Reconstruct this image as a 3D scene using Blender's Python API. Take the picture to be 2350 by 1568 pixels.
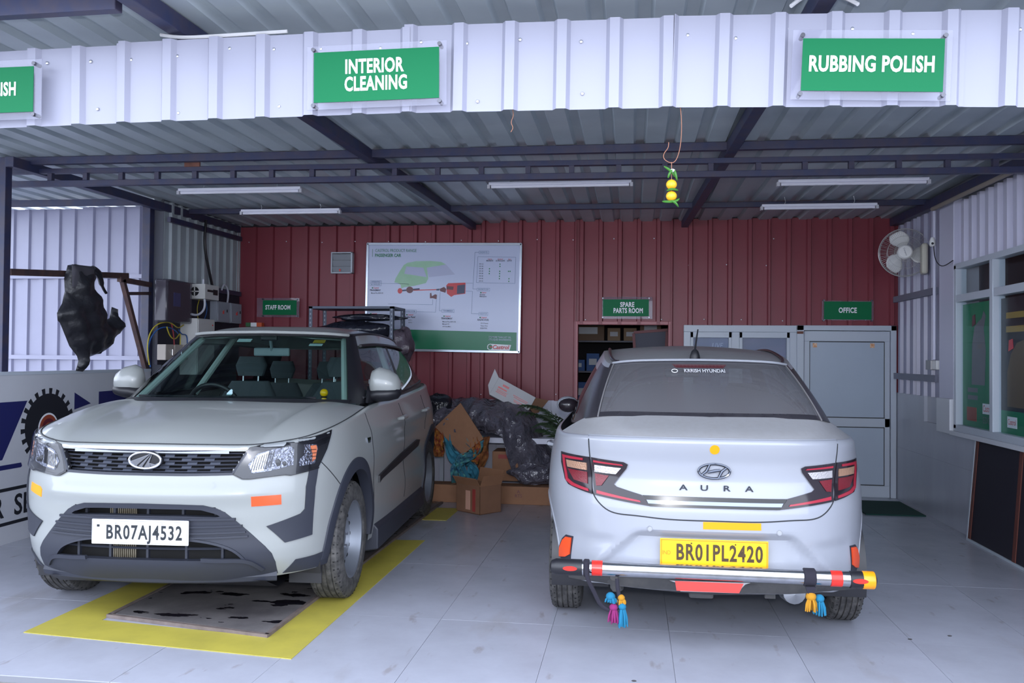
import bpy, bmesh, math, random
import numpy as np
from mathutils import Vector, Matrix, geometry
from mathutils.bvhtree import BVHTree
random.seed(7); np.random.seed(7)
for o in list(bpy.data.objects): bpy.data.objects.remove(o)
SC = bpy.context.scene
COL = SC.collection

# ------------------------------------------------------------------ camera
F_PX, CAM_H, YAW, PITCH, ROLL = 2003.65, 1.4045, .1363, .0179, .0095
cy, sy = math.cos(YAW), math.sin(YAW)
fw = Vector((-sy*math.cos(PITCH), cy*math.cos(PITCH), math.sin(PITCH)))
rt = Vector((cy, sy, 0)); up = rt.cross(fw)
rt2 = math.cos(ROLL)*rt + math.sin(ROLL)*up; up2 = -math.sin(ROLL)*rt + math.cos(ROLL)*up
cam = bpy.data.cameras.new('camera'); cam.sensor_fit = 'HORIZONTAL'; cam.sensor_width = 36
cam.lens = F_PX/2350*36; cam.clip_start = .05; cam.clip_end = 200
cam_o = bpy.data.objects.new('camera', cam); COL.objects.link(cam_o)
cam_o.matrix_world = Matrix(((rt2.x, up2.x, -fw.x, 0), (rt2.y, up2.y, -fw.y, 0), (rt2.z, up2.z, -fw.z, CAM_H), (0, 0, 0, 1)))
SC.camera = cam_o

# ------------------------------------------------------------------ sky, flash, exposure
W = bpy.data.worlds.new('sky'); SC.world = W; W.use_nodes = True
W.node_tree.nodes['Background'].inputs[0].default_value = (.76, .84, 1.0, 1)   # even overcast sky
W.node_tree.nodes['Background'].inputs[1].default_value = 2.3
fl = bpy.data.lights.new('camera_flash', 'AREA'); fl.shape = 'RECTANGLE'; fl.size = .09; fl.size_y = .06
fl.energy = 20; fl.color = (.97, .97, 1.0); fl.spread = math.radians(150)
flo = bpy.data.objects.new('camera_flash', fl); COL.objects.link(flo)                # flash head on the hot shoe
flo.matrix_world = cam_o.matrix_world.copy(); flo.location = (0.0, -.02, CAM_H + .14)
V = SC.view_settings; V.view_transform = 'Standard'; V.look = 'None'; V.gamma = 1; V.use_curve_mapping = False
V.exposure = 1.15

# ------------------------------------------------------------------ helpers
def srgb(r, g, b):
    f = lambda c: (c/255/12.92 if c/255 <= .04045 else ((c/255+.055)/1.055)**2.4)
    return (f(r), f(g), f(b), 1)
MATS = {}
def mat(name, rgb, rough=.5, metal=0, coat=0, spec=.5, var=None, bump=None, alpha=None, trans=0, stretch=None, sheen=0):
    """Procedural principled material. var=(scale, amount, rgb2) noise tint, bump=(scale, strength)"""
    if name in MATS: return MATS[name]
    m = bpy.data.materials.new(name); m.use_nodes = True; nt = m.node_tree; p = nt.nodes['Principled BSDF']
    p.inputs['Base Color'].default_value = srgb(*rgb); p.inputs['Roughness'].default_value = rough
    p.inputs['Metallic'].default_value = metal; p.inputs['Coat Weight'].default_value = coat
    p.inputs['Coat Roughness'].default_value = .04; p.inputs['Specular IOR Level'].default_value = spec
    p.inputs['Transmission Weight'].default_value = trans
    if alpha is not None: p.inputs['Alpha'].default_value = alpha
    if var or bump:
        tc = nt.nodes.new('ShaderNodeTexCoord'); mp = nt.nodes.new('ShaderNodeMapping')
        nt.links.new(tc.outputs['Object'], mp.inputs[0])
        if stretch: mp.inputs['Scale'].default_value = stretch
    if var:
        n = nt.nodes.new('ShaderNodeTexNoise'); n.inputs['Scale'].default_value = var[0]; n.inputs['Detail'].default_value = 6
        n.inputs['Roughness'].default_value = .62
        nt.links.new(mp.outputs[0], n.inputs['Vector'])
        r = nt.nodes.new('ShaderNodeValToRGB'); r.color_ramp.elements[0].position = .38; r.color_ramp.elements[1].position = .68
        c1 = srgb(*rgb); c2 = srgb(*var[2])
        r.color_ramp.elements[0].color = c1
        r.color_ramp.elements[1].color = tuple(c1[i]*(1-var[1]) + c2[i]*var[1] for i in range(3)) + (1,)
        nt.links.new(n.outputs['Fac'], r.inputs[0]); nt.links.new(r.outputs[0], p.inputs['Base Color'])
    if bump:
        n2 = nt.nodes.new('ShaderNodeTexNoise'); n2.inputs['Scale'].default_value = bump[0]; n2.inputs['Detail'].default_value = 3
        nt.links.new(mp.outputs[0], n2.inputs['Vector'])
        b = nt.nodes.new('ShaderNodeBump'); b.inputs['Strength'].default_value = bump[1]; b.inputs['Distance'].default_value = bump[2] if len(bump) > 2 else .02
        nt.links.new(n2.outputs['Fac'], b.inputs['Height']); nt.links.new(b.outputs[0], p.inputs['Normal'])
    MATS[name] = m; return m
def glass(name, tint, rough=.02, ior=1.45, haze=None):
    """thin pane: tinted see-through plus Fresnel reflection (and an optional even diffuse layer)"""
    if name in MATS: return MATS[name]
    m = bpy.data.materials.new(name); m.use_nodes = True; nt = m.node_tree; nt.nodes.clear()
    o = nt.nodes.new('ShaderNodeOutputMaterial'); mx = nt.nodes.new('ShaderNodeMixShader')
    t = nt.nodes.new('ShaderNodeBsdfTransparent'); t.inputs[0].default_value = tint + (1,)
    g = nt.nodes.new('ShaderNodeBsdfGlossy'); g.inputs['Roughness'].default_value = rough
    lw = nt.nodes.new('ShaderNodeLayerWeight'); lw.inputs[0].default_value = .5     # Schlick reflectance, the same from both faces
    pw = nt.nodes.new('ShaderNodeMath'); pw.operation = 'POWER'; pw.inputs[1].default_value = 5
    f = nt.nodes.new('ShaderNodeMath'); f.operation = 'MULTIPLY_ADD'; f.inputs[1].default_value = min(1, (ior-1)/.5); f.inputs[2].default_value = ((ior-1)/(ior+1))**2
    nt.links.new(lw.outputs['Facing'], pw.inputs[0]); nt.links.new(pw.outputs[0], f.inputs[0])
    nt.links.new(f.outputs[0], mx.inputs[0]); nt.links.new(g.outputs[0], mx.inputs[2])
    if haze:
        d = nt.nodes.new('ShaderNodeBsdfDiffuse'); d.inputs[0].default_value = srgb(*haze[0])
        m2 = nt.nodes.new('ShaderNodeMixShader'); m2.inputs[0].default_value = haze[1]
        nt.links.new(t.outputs[0], m2.inputs[1]); nt.links.new(d.outputs[0], m2.inputs[2]); nt.links.new(m2.outputs[0], mx.inputs[1])
    else: nt.links.new(t.outputs[0], mx.inputs[1])
    nt.links.new(mx.outputs[0], o.inputs[0]); MATS[name] = m; return m

def link(name, me, m=None, parent=None, ang=35):
    ob = bpy.data.objects.new(name, me); COL.objects.link(ob)
    if m: me.materials.append(m)
    if parent: ob.parent = parent
    if ang:
        for p in me.polygons: p.use_smooth = True
        me.set_sharp_from_angle(angle=math.radians(ang))
    return ob
def tag(o, label, cat=None, group=None, kind=None):
    if label: o['label'] = label
    if cat: o['category'] = cat
    if group: o['group'] = group
    if kind: o['kind'] = kind
    return o
def empty(name, loc=(0, 0, 0), rz=0):
    o = bpy.data.objects.new(name, None); COL.objects.link(o); o.location = loc; o.rotation_euler = (0, 0, rz); o.empty_display_size = .1
    return o
def copy_tree(o, parent=None):
    c = o.copy(); COL.objects.link(c); c.parent = parent
    for ch in [x for x in bpy.data.objects if x.parent == o]: copy_tree(ch, c)
    return c
class MB:
    def __init__(s): s.v = []; s.f = []
    def add(s, v, f):
        b = len(s.v); s.v += [tuple(float(c) for c in p) for p in v]; s.f += [tuple(i + b for i in q) for q in f]; return s
    def box(s, x0, x1, y0, y1, z0, z1):
        v = [(x, y, z) for x in (x0, x1) for y in (y0, y1) for z in (z0, z1)]
        return s.add(v, [(0, 1, 3, 2), (4, 6, 7, 5), (0, 4, 5, 1), (2, 3, 7, 6), (0, 2, 6, 4), (1, 5, 7, 3)])
    def bar(s, a, b, w, h, upv=(0, 0, 1)):
        a, b = Vector(a), Vector(b); d = (b - a).normalized(); u = Vector(upv)
        x = d.cross(u)
        if x.length < 1e-4: x = d.cross(Vector((1, 0, 0)))
        x.normalize(); y = x.cross(d).normalized()
        v = [p + x*(w/2*i) + y*(h/2*j) for p in (a, b) for i, j in ((-1, -1), (1, -1), (1, 1), (-1, 1))]
        return s.add(v, [(3, 2, 1, 0), (4, 5, 6, 7)] + [(i, (i+1) % 4, 4+(i+1) % 4, 4+i) for i in range(4)])
    def tube(s, pts, r, n=10, closed=False, cap=True):
        P = [Vector(p) for p in pts]; k = len(P); rs = r if hasattr(r, '__len__') else [r]*k
        rings = []; prev = None
        for i in range(k):
            t = (P[(i+1) % k] - P[i-1]) if closed else (P[min(i+1, k-1)] - P[max(i-1, 0)])
            t = t.normalized() if t.length > 1e-9 else Vector((0, 0, 1))
            if prev is None: prev = t.orthogonal().normalized()
            a = (prev - t*prev.dot(t)); a = a.normalized() if a.length > 1e-6 else t.orthogonal().normalized(); prev = a; b = t.cross(a)
            rings.append([P[i] + (a*math.cos(2*math.pi*j/n) + b*math.sin(2*math.pi*j/n))*rs[i] for j in range(n)])
        v = [p for q in rings for p in q]; f = []
        for i in range(k if closed else k-1):
            for j in range(n):
                i2 = (i+1) % k; f.append((i*n+j, i*n+(j+1) % n, i2*n+(j+1) % n, i2*n+j))
        if not closed and cap: f += [tuple(reversed(range(n))), tuple((k-1)*n+j for j in range(n))]
        return s.add(v, f)
    def lathe(s, prof, axis='x', c=(0, 0, 0), n=40, a0=0, a1=2*math.pi):
        """prof: list of (radius, along)"""
        v = []; full = abs(a1-a0-2*math.pi) < 1e-6; k = n if full else n+1
        for r, h in prof:
            for j in range(k):
                t = a0+(a1-a0)*j/n; p, q = r*math.cos(t), r*math.sin(t)
                v.append({'x': (c[0]+h, c[1]+p, c[2]+q), 'y': (c[0]+p, c[1]+h, c[2]+q), 'z': (c[0]+p, c[1]+q, c[2]+h)}[axis])
        f = []
        for i in range(len(prof)-1):
            for j in range(n):
                j2 = (j+1) % k; f.append((i*k+j, i*k+j2, (i+1)*k+j2, (i+1)*k+j))
        return s.add(v, f)
    def cyl(s, a, b, r, n=14): return s.tube([a, b], r, n)
    def ell(s, c, r, n=12, m=8):
        v = []; f = []
        for i in range(m+1):
            t = math.pi*i/m
            for j in range(n):
                u = 2*math.pi*j/n; v.append((c[0]+r[0]*math.sin(t)*math.cos(u), c[1]+r[1]*math.sin(t)*math.sin(u), c[2]+r[2]*math.cos(t)))
        for i in range(m):
            for j in range(n): f.append((i*n+j, (i+1)*n+j, (i+1)*n+(j+1) % n, i*n+(j+1) % n))
        return s.add(v, f)
    def poly(s, pts, O, U, Vv, N, t):
        """prism: 2-D outline in plane O,U,V; front face at O, thickness t along -N"""
        O, U, Vv, N = map(Vector, (O, U, Vv, N)); n = len(pts)
        ar = sum(pts[i][0]*pts[(i+1) % n][1]-pts[(i+1) % n][0]*pts[i][1] for i in range(n))
        if (U.cross(Vv).dot(N) > 0) != (ar > 0): pts = pts[::-1]
        a = [O+U*p[0]+Vv*p[1] for p in pts]; b = [p-N*t for p in a]
        return s.add(a+b, [tuple(range(n)), tuple(range(2*n-1, n-1, -1))]+[(i, n+i, n+(i+1) % n, (i+1) % n) for i in range(n)])
    def build(s, name, m=None, parent=None, ang=35, bevel=0, seg=2):
        me = bpy.data.meshes.new(name); me.from_pydata(s.v, [], s.f); me.validate(); me.update()
        bm = bmesh.new(); bm.from_mesh(me); bmesh.ops.recalc_face_normals(bm, faces=bm.faces); bm.to_mesh(me); bm.free()
        ob = link(name, me, m, parent, ang)
        if bevel:
            b = ob.modifiers.new('bevel', 'BEVEL'); b.width = bevel; b.segments = seg; b.limit_method = 'ANGLE'
        return ob
def rings(pts, n, closed=False):
    """smooth polyline through points"""
    return [tuple(p) for p in spline(list(pts), n)]
TXT = {}
def text(name, s, size, m, parent=None, O=(0, 0, 0), U=(1, 0, 0), Vv=(0, 0, 1), sx=1, bold=0, depth=.001, align='CENTER', shear=0, space=1.0):
    """flat raised lettering; size = cap height in metres; sx squeezes the letters"""
    cu = bpy.data.curves.new('t', 'FONT'); cu.body = s; cu.align_x = align; cu.align_y = 'CENTER'; cu.size = 1
    cu.offset = bold; cu.shear = shear; cu.space_character = space; cu.extrude = .0; cu.resolution_u = 3
    ob = bpy.data.objects.new('t', cu); COL.objects.link(ob); bpy.context.view_layer.update()
    me = bpy.data.meshes.new_from_object(ob.evaluated_get(bpy.context.evaluated_depsgraph_get()))
    bpy.data.objects.remove(ob); bpy.data.curves.remove(cu)
    U, Vv, O = Vector(U), Vector(Vv), Vector(O); N = U.cross(Vv)
    k = size/.70
    for v in me.vertices: v.co = O + U*(v.co.x*k*sx) + Vv*(v.co.y*k) + N*depth
    me.name = name
    return link(name, me, m, parent, 0)
def pchip(x, y, xq):
    x = np.asarray(x, float); y = np.asarray(y, float); xq = np.asarray(xq, float)
    h = np.diff(x); d = np.diff(y) / h
    m = np.zeros_like(y)
    for i in range(1, len(x) - 1):
        if d[i-1] * d[i] > 0:
            w1 = 2*h[i] + h[i-1]; w2 = h[i] + 2*h[i-1]
            m[i] = (w1 + w2) / (w1/d[i-1] + w2/d[i])
    m[0], m[-1] = d[0], d[-1]
    k = np.clip(np.searchsorted(x, xq) - 1, 0, len(x) - 2)
    t = (xq - x[k]) / h[k]
    return ((1+2*t)*(1-t)**2*y[k] + t*(1-t)**2*h[k]*m[k] + t*t*(3-2*t)*y[k+1] + t*t*(t-1)*h[k]*m[k+1])

def spline(pts, n):
    """Smooth curve through points (any dimension), n samples evenly spaced by arc length."""
    P = np.asarray(pts, float)
    L = np.r_[0, np.cumsum(np.linalg.norm(np.diff(P, axis=0), axis=1))]
    # cubic (natural) spline on chord length
    m = len(L); A = np.eye(m); B = np.zeros_like(P); h = np.diff(L)
    for i in range(1, m - 1):
        A[i, i-1:i+2] = [h[i-1], 2*(h[i-1]+h[i]), h[i]]
        B[i] = 6*((P[i+1]-P[i])/h[i] - (P[i]-P[i-1])/h[i-1])
    M = np.linalg.solve(A, B)
    def ev(q):
        k = np.clip(np.searchsorted(L, q) - 1, 0, m - 2)
        a = ((L[k+1]-q)/h[k])[:, None]; b = ((q-L[k])/h[k])[:, None]; hh = (h[k]**2)[:, None]/6
        return a*P[k] + b*P[k+1] + ((a**3-a)*M[k] + (b**3-b)*M[k+1])*hh
    f = ev(np.linspace(0, L[-1], 1200))
    s = np.r_[0, np.cumsum(np.linalg.norm(np.diff(f, axis=0), axis=1))]
    q = np.linspace(0, s[-1], n)
    return np.stack([np.interp(q, s, f[:, i]) for i in range(P.shape[1])], 1)

def grid_faces(n, m, closed=False):
    fs = []
    for i in range(n if closed else n - 1):
        a = i; b = (i + 1) % n
        for j in range(m - 1):
            fs.append((a*m+j, b*m+j, b*m+j+1, a*m+j+1))
    return fs

def mirror_ring(H):
    """half ring (n,m,3) from x=0 to x=0 -> closed ring"""
    M = H[1:-1][::-1].copy(); M[..., 0] *= -1
    return np.concatenate([H, M], 0)

def belt_loft(plan, Fz, Wz, ztop, zbot, n, m, shoulder, tr=.93):
    """Wrap-around lower body: plan curve per height level. ztop/zbot are lists over y of the plan curve index."""
    C = spline(plan, n)
    T = np.gradient(C, axis=0); T /= np.linalg.norm(T, axis=1)[:, None]
    N = np.stack([T[:, 1], -T[:, 0]], 1)          # outward for a curve running centre -> side
    L = np.r_[0, np.cumsum(np.linalg.norm(np.diff(C, axis=0), axis=1))]; 
    zt = pchip(ztop[0], ztop[1], L); zb = pchip(zbot[0], zbot[1], L)
    half = np.argmax(C[:, 0] > .7*C[:, 0].max())
    ymax = C[:, 1].max()
    out = np.zeros((n, m, 3))
    ts = np.r_[np.linspace(0, tr, m - 9), tr + (1 - tr)*np.sin(np.linspace(0, np.pi/2, 10))[1:]]
    for j, t in enumerate(ts):
        z = zb + (zt - zb)*t
        W = pchip(Wz[0], Wz[1], z)
        F = pchip(Fz[0], Fz[1], z)
        wgt = np.clip(1 - C[:, 1]/1.6, 0, 1)**.7
        u = max(0, (t - tr)/(1 - tr))
        ins = shoulder*(1 - math.sqrt(max(0, 1 - u*u)))
        out[:, j, 0] = C[:, 0]*W - N[:, 0]*ins
        out[:, j, 1] = C[:, 1] + F*wgt - N[:, 1]*ins
        out[:, j, 2] = z
    out[0, :, 0] = 0; out[-1, :, 0] = 0
    return out, C, L

def coons(c0, c1, d0, d1):
    """c0,c1: (n,3) w-direction at v=0/1; d0,d1: (m,3) v-direction at w=0/1"""
    n, m = len(c0), len(d0)
    w = np.linspace(0, 1, n)[:, None, None]; v = np.linspace(0, 1, m)[None, :, None]
    A = (1-v)*c0[:, None] + v*c1[:, None]
    B = (1-w)*d0[None] + w*d1[None]
    Cn = (1-w)*(1-v)*c0[0] + w*(1-v)*c0[-1] + (1-w)*v*c1[0] + w*v*c1[-1]
    return A + B - Cn

def green_loft(base, top, n, m, bulge=.02):
    B = spline(base, n); T = spline(top, n)
    # keep the two curves index-aligned by control point
    def aligned(pts):
        pts = np.asarray(pts, float); k = (n - 1)//(len(pts) - 1)
        seg = spline(pts, 4000)
        idx = [int(np.argmin(((seg - p)**2).sum(1))) for p in pts]
        res = []
        for a, b in zip(idx[:-1], idx[1:]):
            q = np.linspace(a, b, k + 1)[:-1]; res += [seg[int(round(i))] for i in q]
        res.append(seg[idx[-1]]); return np.array(res)
    B = aligned(base); T = aligned(top)
    n2 = len(B); t = np.linspace(0, 1, m)[None, :, None]
    P = B[:, None]*(1-t) + T[:, None]*t
    D = B - np.array([0, B[:, 1].mean(), 0]); D[:, 2] = 0; D /= np.maximum(np.linalg.norm(D, axis=1), .01)[:, None]
    bl = bulge*4*(t*(1-t))
    P = P + D[:, None]*bl
    P[0, :, 0] = 0; P[-1, :, 0] = 0
    return P

def cap(ring_half, crown, m=14):
    """roof: strips across from +x to -x for half ring (n,3)"""
    w = np.linspace(-1, 1, 2*m + 1)
    R = ring_half[:, None, :]*np.ones((1, len(w), 1))
    R = R.copy(); R[..., 0] = ring_half[:, None, 0]*w[None]
    return R

# ---------------------------------------------------------------- SUV
SUV_PLAN = [(0,0),(.2,.008),(.35,.03),(.5,.075),(.6,.12),(.68,.172),(.745,.235),(.80,.315),(.84,.42),(.87,.56),(.89,.75),(.902,1.0),(.912,1.4),(.915,2.2),(.915,3.0),(.905,3.4),(.87,3.65),(.80,3.83),(.70,3.92),(.5,3.97),(.2,3.99),(0,3.99)]
def suv_shapes():
    Fz = ([.16,.25,.30,.36,.42,.5,.6,.66,.72,.78,.85,.94,1.2], [.17,.09,.05,.02,.01,.012,.003,.0,.004,.02,.04,.05,.06])
    Wz = ([.16,.3,.45,.6,.75,.85,.95,1.02,1.10,1.2], [.94,.97,.99,1,1,.995,.985,.965,.935,.91])
    ztop = ([0,.3,.5,.75,1.0,1.4,1.9,2.6,3.6,4.4,5.0,5.6], [.945,.943,.94,.96,.995,1.04,1.085,1.10,1.13,1.155,1.16,1.16])
    zbot = ([0,.5,.9,1.2,5.6], [.245,.25,.262,.25,.24])
    H, C, L = belt_loft(SUV_PLAN, Fz, Wz, ztop, zbot, 230, 64, .02, .975)
    # shoulder crease and flank hollow along the doors
    y = H[..., 1]; z = H[..., 2]; side = np.clip((y - .9)/.5, 0, 1)*np.clip((3.7 - y)/.4, 0, 1)
    H[..., 0] += side*(.012*np.exp(-((z - .93)/.05)**2) - .022*np.exp(-((z - .62)/.12)**2))
    # front bumper: proud band under the lamps, hollow beside the lamp
    x = H[..., 0]; fr = np.clip(1 - y/.5, 0, 1)
    H[..., 1] += -.022*fr*np.exp(-((z - .70)/.045)**2)*np.clip((.62 - x)/.12, 0, 1)
    # hood
    k_tip = int(np.argmin(abs(H[:, -1, 0] - .80) + 10*(H[:, -1, 1] > .6)))
    k_rear = int(np.argmin(abs(H[:, -1, 1] - 1.22) + 10*(H[:, -1, 0] < .5)))
    edge = H[:, -1]
    def res(c, n):
        s = np.r_[0, np.cumsum(np.linalg.norm(np.diff(c, axis=0), axis=1))]
        return np.stack([np.interp(np.linspace(0, s[-1], n), s, c[:, i]) for i in range(3)], 1)
    front = res(edge[:k_tip+1], 40); sidec = res(edge[k_tip:k_rear+1], 44)
    e = edge[k_rear]
    rear = spline([(0, .98, 1.125), (.3, 1.0, 1.125), (.55, 1.07, 1.12), (.7, 1.15, 1.108), tuple(e)], 40)
    f0 = front[0]
    mid = spline([tuple(f0), (0, f0[1]+.06, f0[2]+.028), (0, .3, 1.03), (0, .6, 1.085), (0, .85, 1.118), (0, .98, 1.125)], 44)
    hood = coons(front, rear, mid, sidec)
    w = np.linspace(0, 1, 40)[:, None]; v = np.linspace(0, 1, 44)[None]
    ridge = np.exp(-((w - (.56 + .12*v))/.07)**2)*np.sin(np.pi*np.clip(v*1.05, 0, 1))**.6
    sm_ = lambda c: c*c*(3-2*c)
    side_up = np.clip((w - (.50+.14*v))/.10, 0, 1)*np.clip((1 - w)/.25, 0, 1)
    hood[..., 2] += .004*ridge + .034*sm_(side_up)*np.sin(np.pi*v)**.8
    # greenhouse
    base = [(0,.97,1.115),(.4,1.0,1.113),(.62,1.10,1.108),(.74,1.23,1.10),(.80,1.45,1.09),(.822,1.9,1.09),(.83,2.5,1.10),(.815,3.1,1.13),(.78,3.5,1.15),(.66,3.82,1.15),(.4,3.93,1.13),(0,3.96,1.12)]
    top = [(0,1.72,1.558),(.3,1.74,1.554),(.48,1.79,1.547),(.548,1.84,1.542),(.575,1.98,1.548),(.60,2.3,1.562),(.605,2.7,1.558),(.59,3.1,1.54),(.565,3.4,1.515),(.5,3.58,1.50),(.3,3.64,1.50),(0,3.66,1.50)]
    G = green_loft(base, top, 133, 26, .015)
    R = cap(G[:, -1], .04)
    w = np.linspace(-1, 1, R.shape[1])[None]
    yy = R[..., 1]
    R[..., 2] += (.058*(1 - w**4))*np.clip((yy - 1.70)/.30, 0, 1)**.8*np.clip((3.68 - yy)/.5, 0, 1)
    return dict(belt=H, hood=hood, green=G, roof=R)

# ---------------------------------------------------------------- sedan (y=0 at the tail, nose at 3.99)
SED_PLAN = [(0,0),(.2,.003),(.35,.02),(.45,.052),(.55,.108),(.62,.172),(.69,.262),(.75,.37),(.803,.52),(.84,.72),(.858,1.0),(.86,1.4),(.86,2.4),(.85,3.0),(.81,3.5),(.7,3.85),(.4,3.97),(0,3.99)]
def sed_shapes():
    Fz = ([.18,.26,.32,.4,.5,.6,.66,.74,.82,.9,.97,1.01,1.2], [.16,.07,.02,.0,.005,.002,.0,.01,.03,.022,-.005,-.015,.0])
    Wz = ([.18,.3,.5,.62,.75,.9,1.0,1.1], [.95,.98,1.0,1.005,1.0,.975,.95,.92])
    ztop = ([0,.3,.6,.85,1.1,1.5,2.2,3.2,4.2,4.8,5.4], [1.025,1.025,1.02,1.01,1.0,1.005,1.01,1.0,.95,.85,.8])
    zbot = ([0,.5,1.0,5.4], [.28,.28,.24,.22])
    H, C, L = belt_loft(SED_PLAN, Fz, Wz, ztop, zbot, 230, 64, .022, .965)
    x, y, z = H[..., 0], H[..., 1], H[..., 2]
    side = np.clip((y - .7)/.5, 0, 1)*np.clip((3.5 - y)/.4, 0, 1)
    H[..., 0] += side*(.010*np.exp(-((z - .86)/.05)**2) - .018*np.exp(-((z - .58)/.12)**2))
    # haunch over the rear wheel, hollow number plate recess with sloping flanks
    fr = np.clip(1 - y/.5, 0, 1)
    hw = .375 + np.clip((.565 - z)/.2, 0, 1)*.20
    sm = lambda q: (lambda c: c*c*(3-2*c))(np.clip(q, 0, 1))
    rec = sm((hw - x)/.07 + .3)*sm((.585 - z)/.04)
    H[..., 1] += .038*rec*fr
    # bumper side pockets
    pk = sm((x - hw)/.08 - .2)*sm((.70 - x)/.07)*sm((.55 + .03*(x-.4) - z)/.06)
    H[..., 1] += .02*pk*fr
    edge = H[:, -1]
    k_tip = int(np.argmin(abs(edge[:, 0] - .60) + 10*(edge[:, 1] > .8)))
    k_rear = int(np.argmin(abs(edge[:, 1] - .62) + 10*(edge[:, 0] < .4)))
    def res(c, n):
        s = np.r_[0, np.cumsum(np.linalg.norm(np.diff(c, axis=0), axis=1))]
        return np.stack([np.interp(np.linspace(0, s[-1], n), s, c[:, i]) for i in range(3)], 1)
    front = res(edge[:k_tip+1], 40); sidec = res(edge[k_tip:k_rear+1], 26)
    e = edge[k_rear]
    rear = spline([(0, .235, 1.118), (.3, .25, 1.118), (.52, .31, 1.112), (.62, .45, 1.09), tuple(e)], 40)
    f0 = front[0]
    mid = spline([tuple(f0), (0, f0[1]+.02, f0[2]+.012), (0, .12, 1.075), (0, .235, 1.115)], 26)
    deck = coons(front, rear, mid, sidec)
    base = [(0,.225,1.11),(.3,.24,1.11),(.5,.28,1.107),(.585,.36,1.095),(.665,.60,1.06),(.72,.95,1.02),(.765,1.5,1.0),(.78,2.2,.995),(.775,2.6,.99),(.70,2.95,.985),(.4,3.1,.99),(0,3.13,.99)]
    top = [(0,.80,1.395),(.3,.81,1.39),(.44,.85,1.38),(.50,.92,1.372),(.53,1.02,1.385),(.545,1.2,1.41),(.555,1.6,1.445),(.56,2.0,1.455),(.55,2.2,1.445),(.5,2.33,1.425),(.3,2.40,1.43),(0,2.42,1.43)]
    G = green_loft(base, top, 133, 26, .018)
    R = cap(G[:, -1], .04)
    w = np.linspace(-1, 1, R.shape[1])[None]; yy = R[..., 1]
    R[..., 2] += .038*(1 - w**2)*np.clip((yy - .80)/.5, 0, 1)**.8*np.clip((2.45 - yy)/.4, 0, 1)
    # nose: bonnet
    bon_e = edge[edge[:, 1] > 2.85]
    return dict(belt=H, deck=deck, green=G, roof=R, nose=bon_e)
# ------------------------------------------------------------------ corrugated sheet
def corr(name, O, U, Vd, N, width, length, m, parent=None, pitch=.205, h=.026, prof=(.56, .64, .90, .98), th=.0015, phase=0, dent=0):
    O, U, Vd, N = map(Vector, (O, U, Vd, N)); us = []
    k = -1
    while (k+phase)*pitch < width:
        b = (k+phase)*pitch
        for q, d in zip((0,)+prof, (0, 0, h, h, 0)): us.append((b+q*pitch, d))
        k += 1
    def dep(u):
        for (a, da), (b, db) in zip(us[:-1], us[1:]):
            if a <= u <= b: return da+(db-da)*(u-a)/max(b-a, 1e-9)
        return 0
    us = [(0, dep(0))]+[p for p in us if 1e-4 < p[0] < width-1e-4]+[(width, dep(width))]
    nv = 2 if not dent else 9
    v = []
    for u, d in us:
        for j in range(nv):
            w = length*j/(nv-1); e = dent*math.sin(u*5+w*7+O.x*3)*math.sin(w*math.pi/length) if dent else 0
            v.append(O+U*u+Vd*w+N*(d+e))
    f = []
    for i in range(len(us)-1):
        for j in range(nv-1): f.append((i*nv+j, (i+1)*nv+j, (i+1)*nv+j+1, i*nv+j+1))
    mb = MB().add(v, f); me = bpy.data.meshes.new(name); me.from_pydata(mb.v, [], mb.f); me.update()
    ob = link(name, me, m, parent, 0)
    so = ob.modifiers.new('thickness', 'SOLIDIFY'); so.thickness = th; so.offset = 0
    return ob

# ------------------------------------------------------------------ surface materials
m_tile = mat('floor_tile_glaze', (166, 168, 180), .24, spec=.5, var=(1.6, .55, (140, 141, 150)), bump=(60, .03, .002))
nt = m_tile.node_tree; p_ = nt.nodes['Principled BSDF']; geo = nt.nodes.new('ShaderNodeNewGeometry'); old = p_.inputs['Base Color'].links[0].from_socket
for sc_, st_, lo_, hi_, c_ in ((2.2, (1.4, .5, 1), .60, .74, (132, 122, 112)), (11, (1, .35, 1), .64, .72, (120, 104, 92))):   # worn patches and dried scuffs
    mp_ = nt.nodes.new('ShaderNodeMapping'); mp_.inputs['Scale'].default_value = st_; mp_.inputs['Rotation'].default_value = (0, 0, .5)
    nz_ = nt.nodes.new('ShaderNodeTexNoise'); nz_.inputs['Scale'].default_value = sc_; nz_.inputs['Detail'].default_value = 7; rp_ = nt.nodes.new('ShaderNodeValToRGB')
    rp_.color_ramp.elements[0].position = lo_; rp_.color_ramp.elements[1].position = hi_; rp_.color_ramp.elements[1].color = (.38, .38, .38, 1)
    nt.links.new(geo.outputs['Position'], mp_.inputs[0]); nt.links.new(mp_.outputs[0], nz_.inputs['Vector']); nt.links.new(nz_.outputs['Fac'], rp_.inputs[0])
    mx_ = nt.nodes.new('ShaderNodeMixRGB'); mx_.inputs[2].default_value = srgb(*c_); nt.links.new(old, mx_.inputs[1]); nt.links.new(rp_.outputs[0], mx_.inputs[0]); old = mx_.outputs[0]
nt.links.new(old, p_.inputs['Base Color'])
m_grout = mat('floor_grout', (120, 122, 130), .8)
m_conc = mat('rough_concrete', (128, 126, 124), .9, var=(9, .5, (95, 92, 90)), bump=(30, .4, .01))
m_red = mat('red_sheet_paint', (132, 60, 70), .36, spec=.32, var=(2.2, .25, (114, 54, 64)), bump=(5, .12, .012))
m_whsheet = mat('white_sheet_paint', (196, 196, 216), .30, spec=.5, bump=(5, .06, .01))
m_whsheet2 = mat('white_sheet_weathered', (152, 152, 176), .34, var=(3, .3, (138, 140, 162)), bump=(6, .12, .012))
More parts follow.
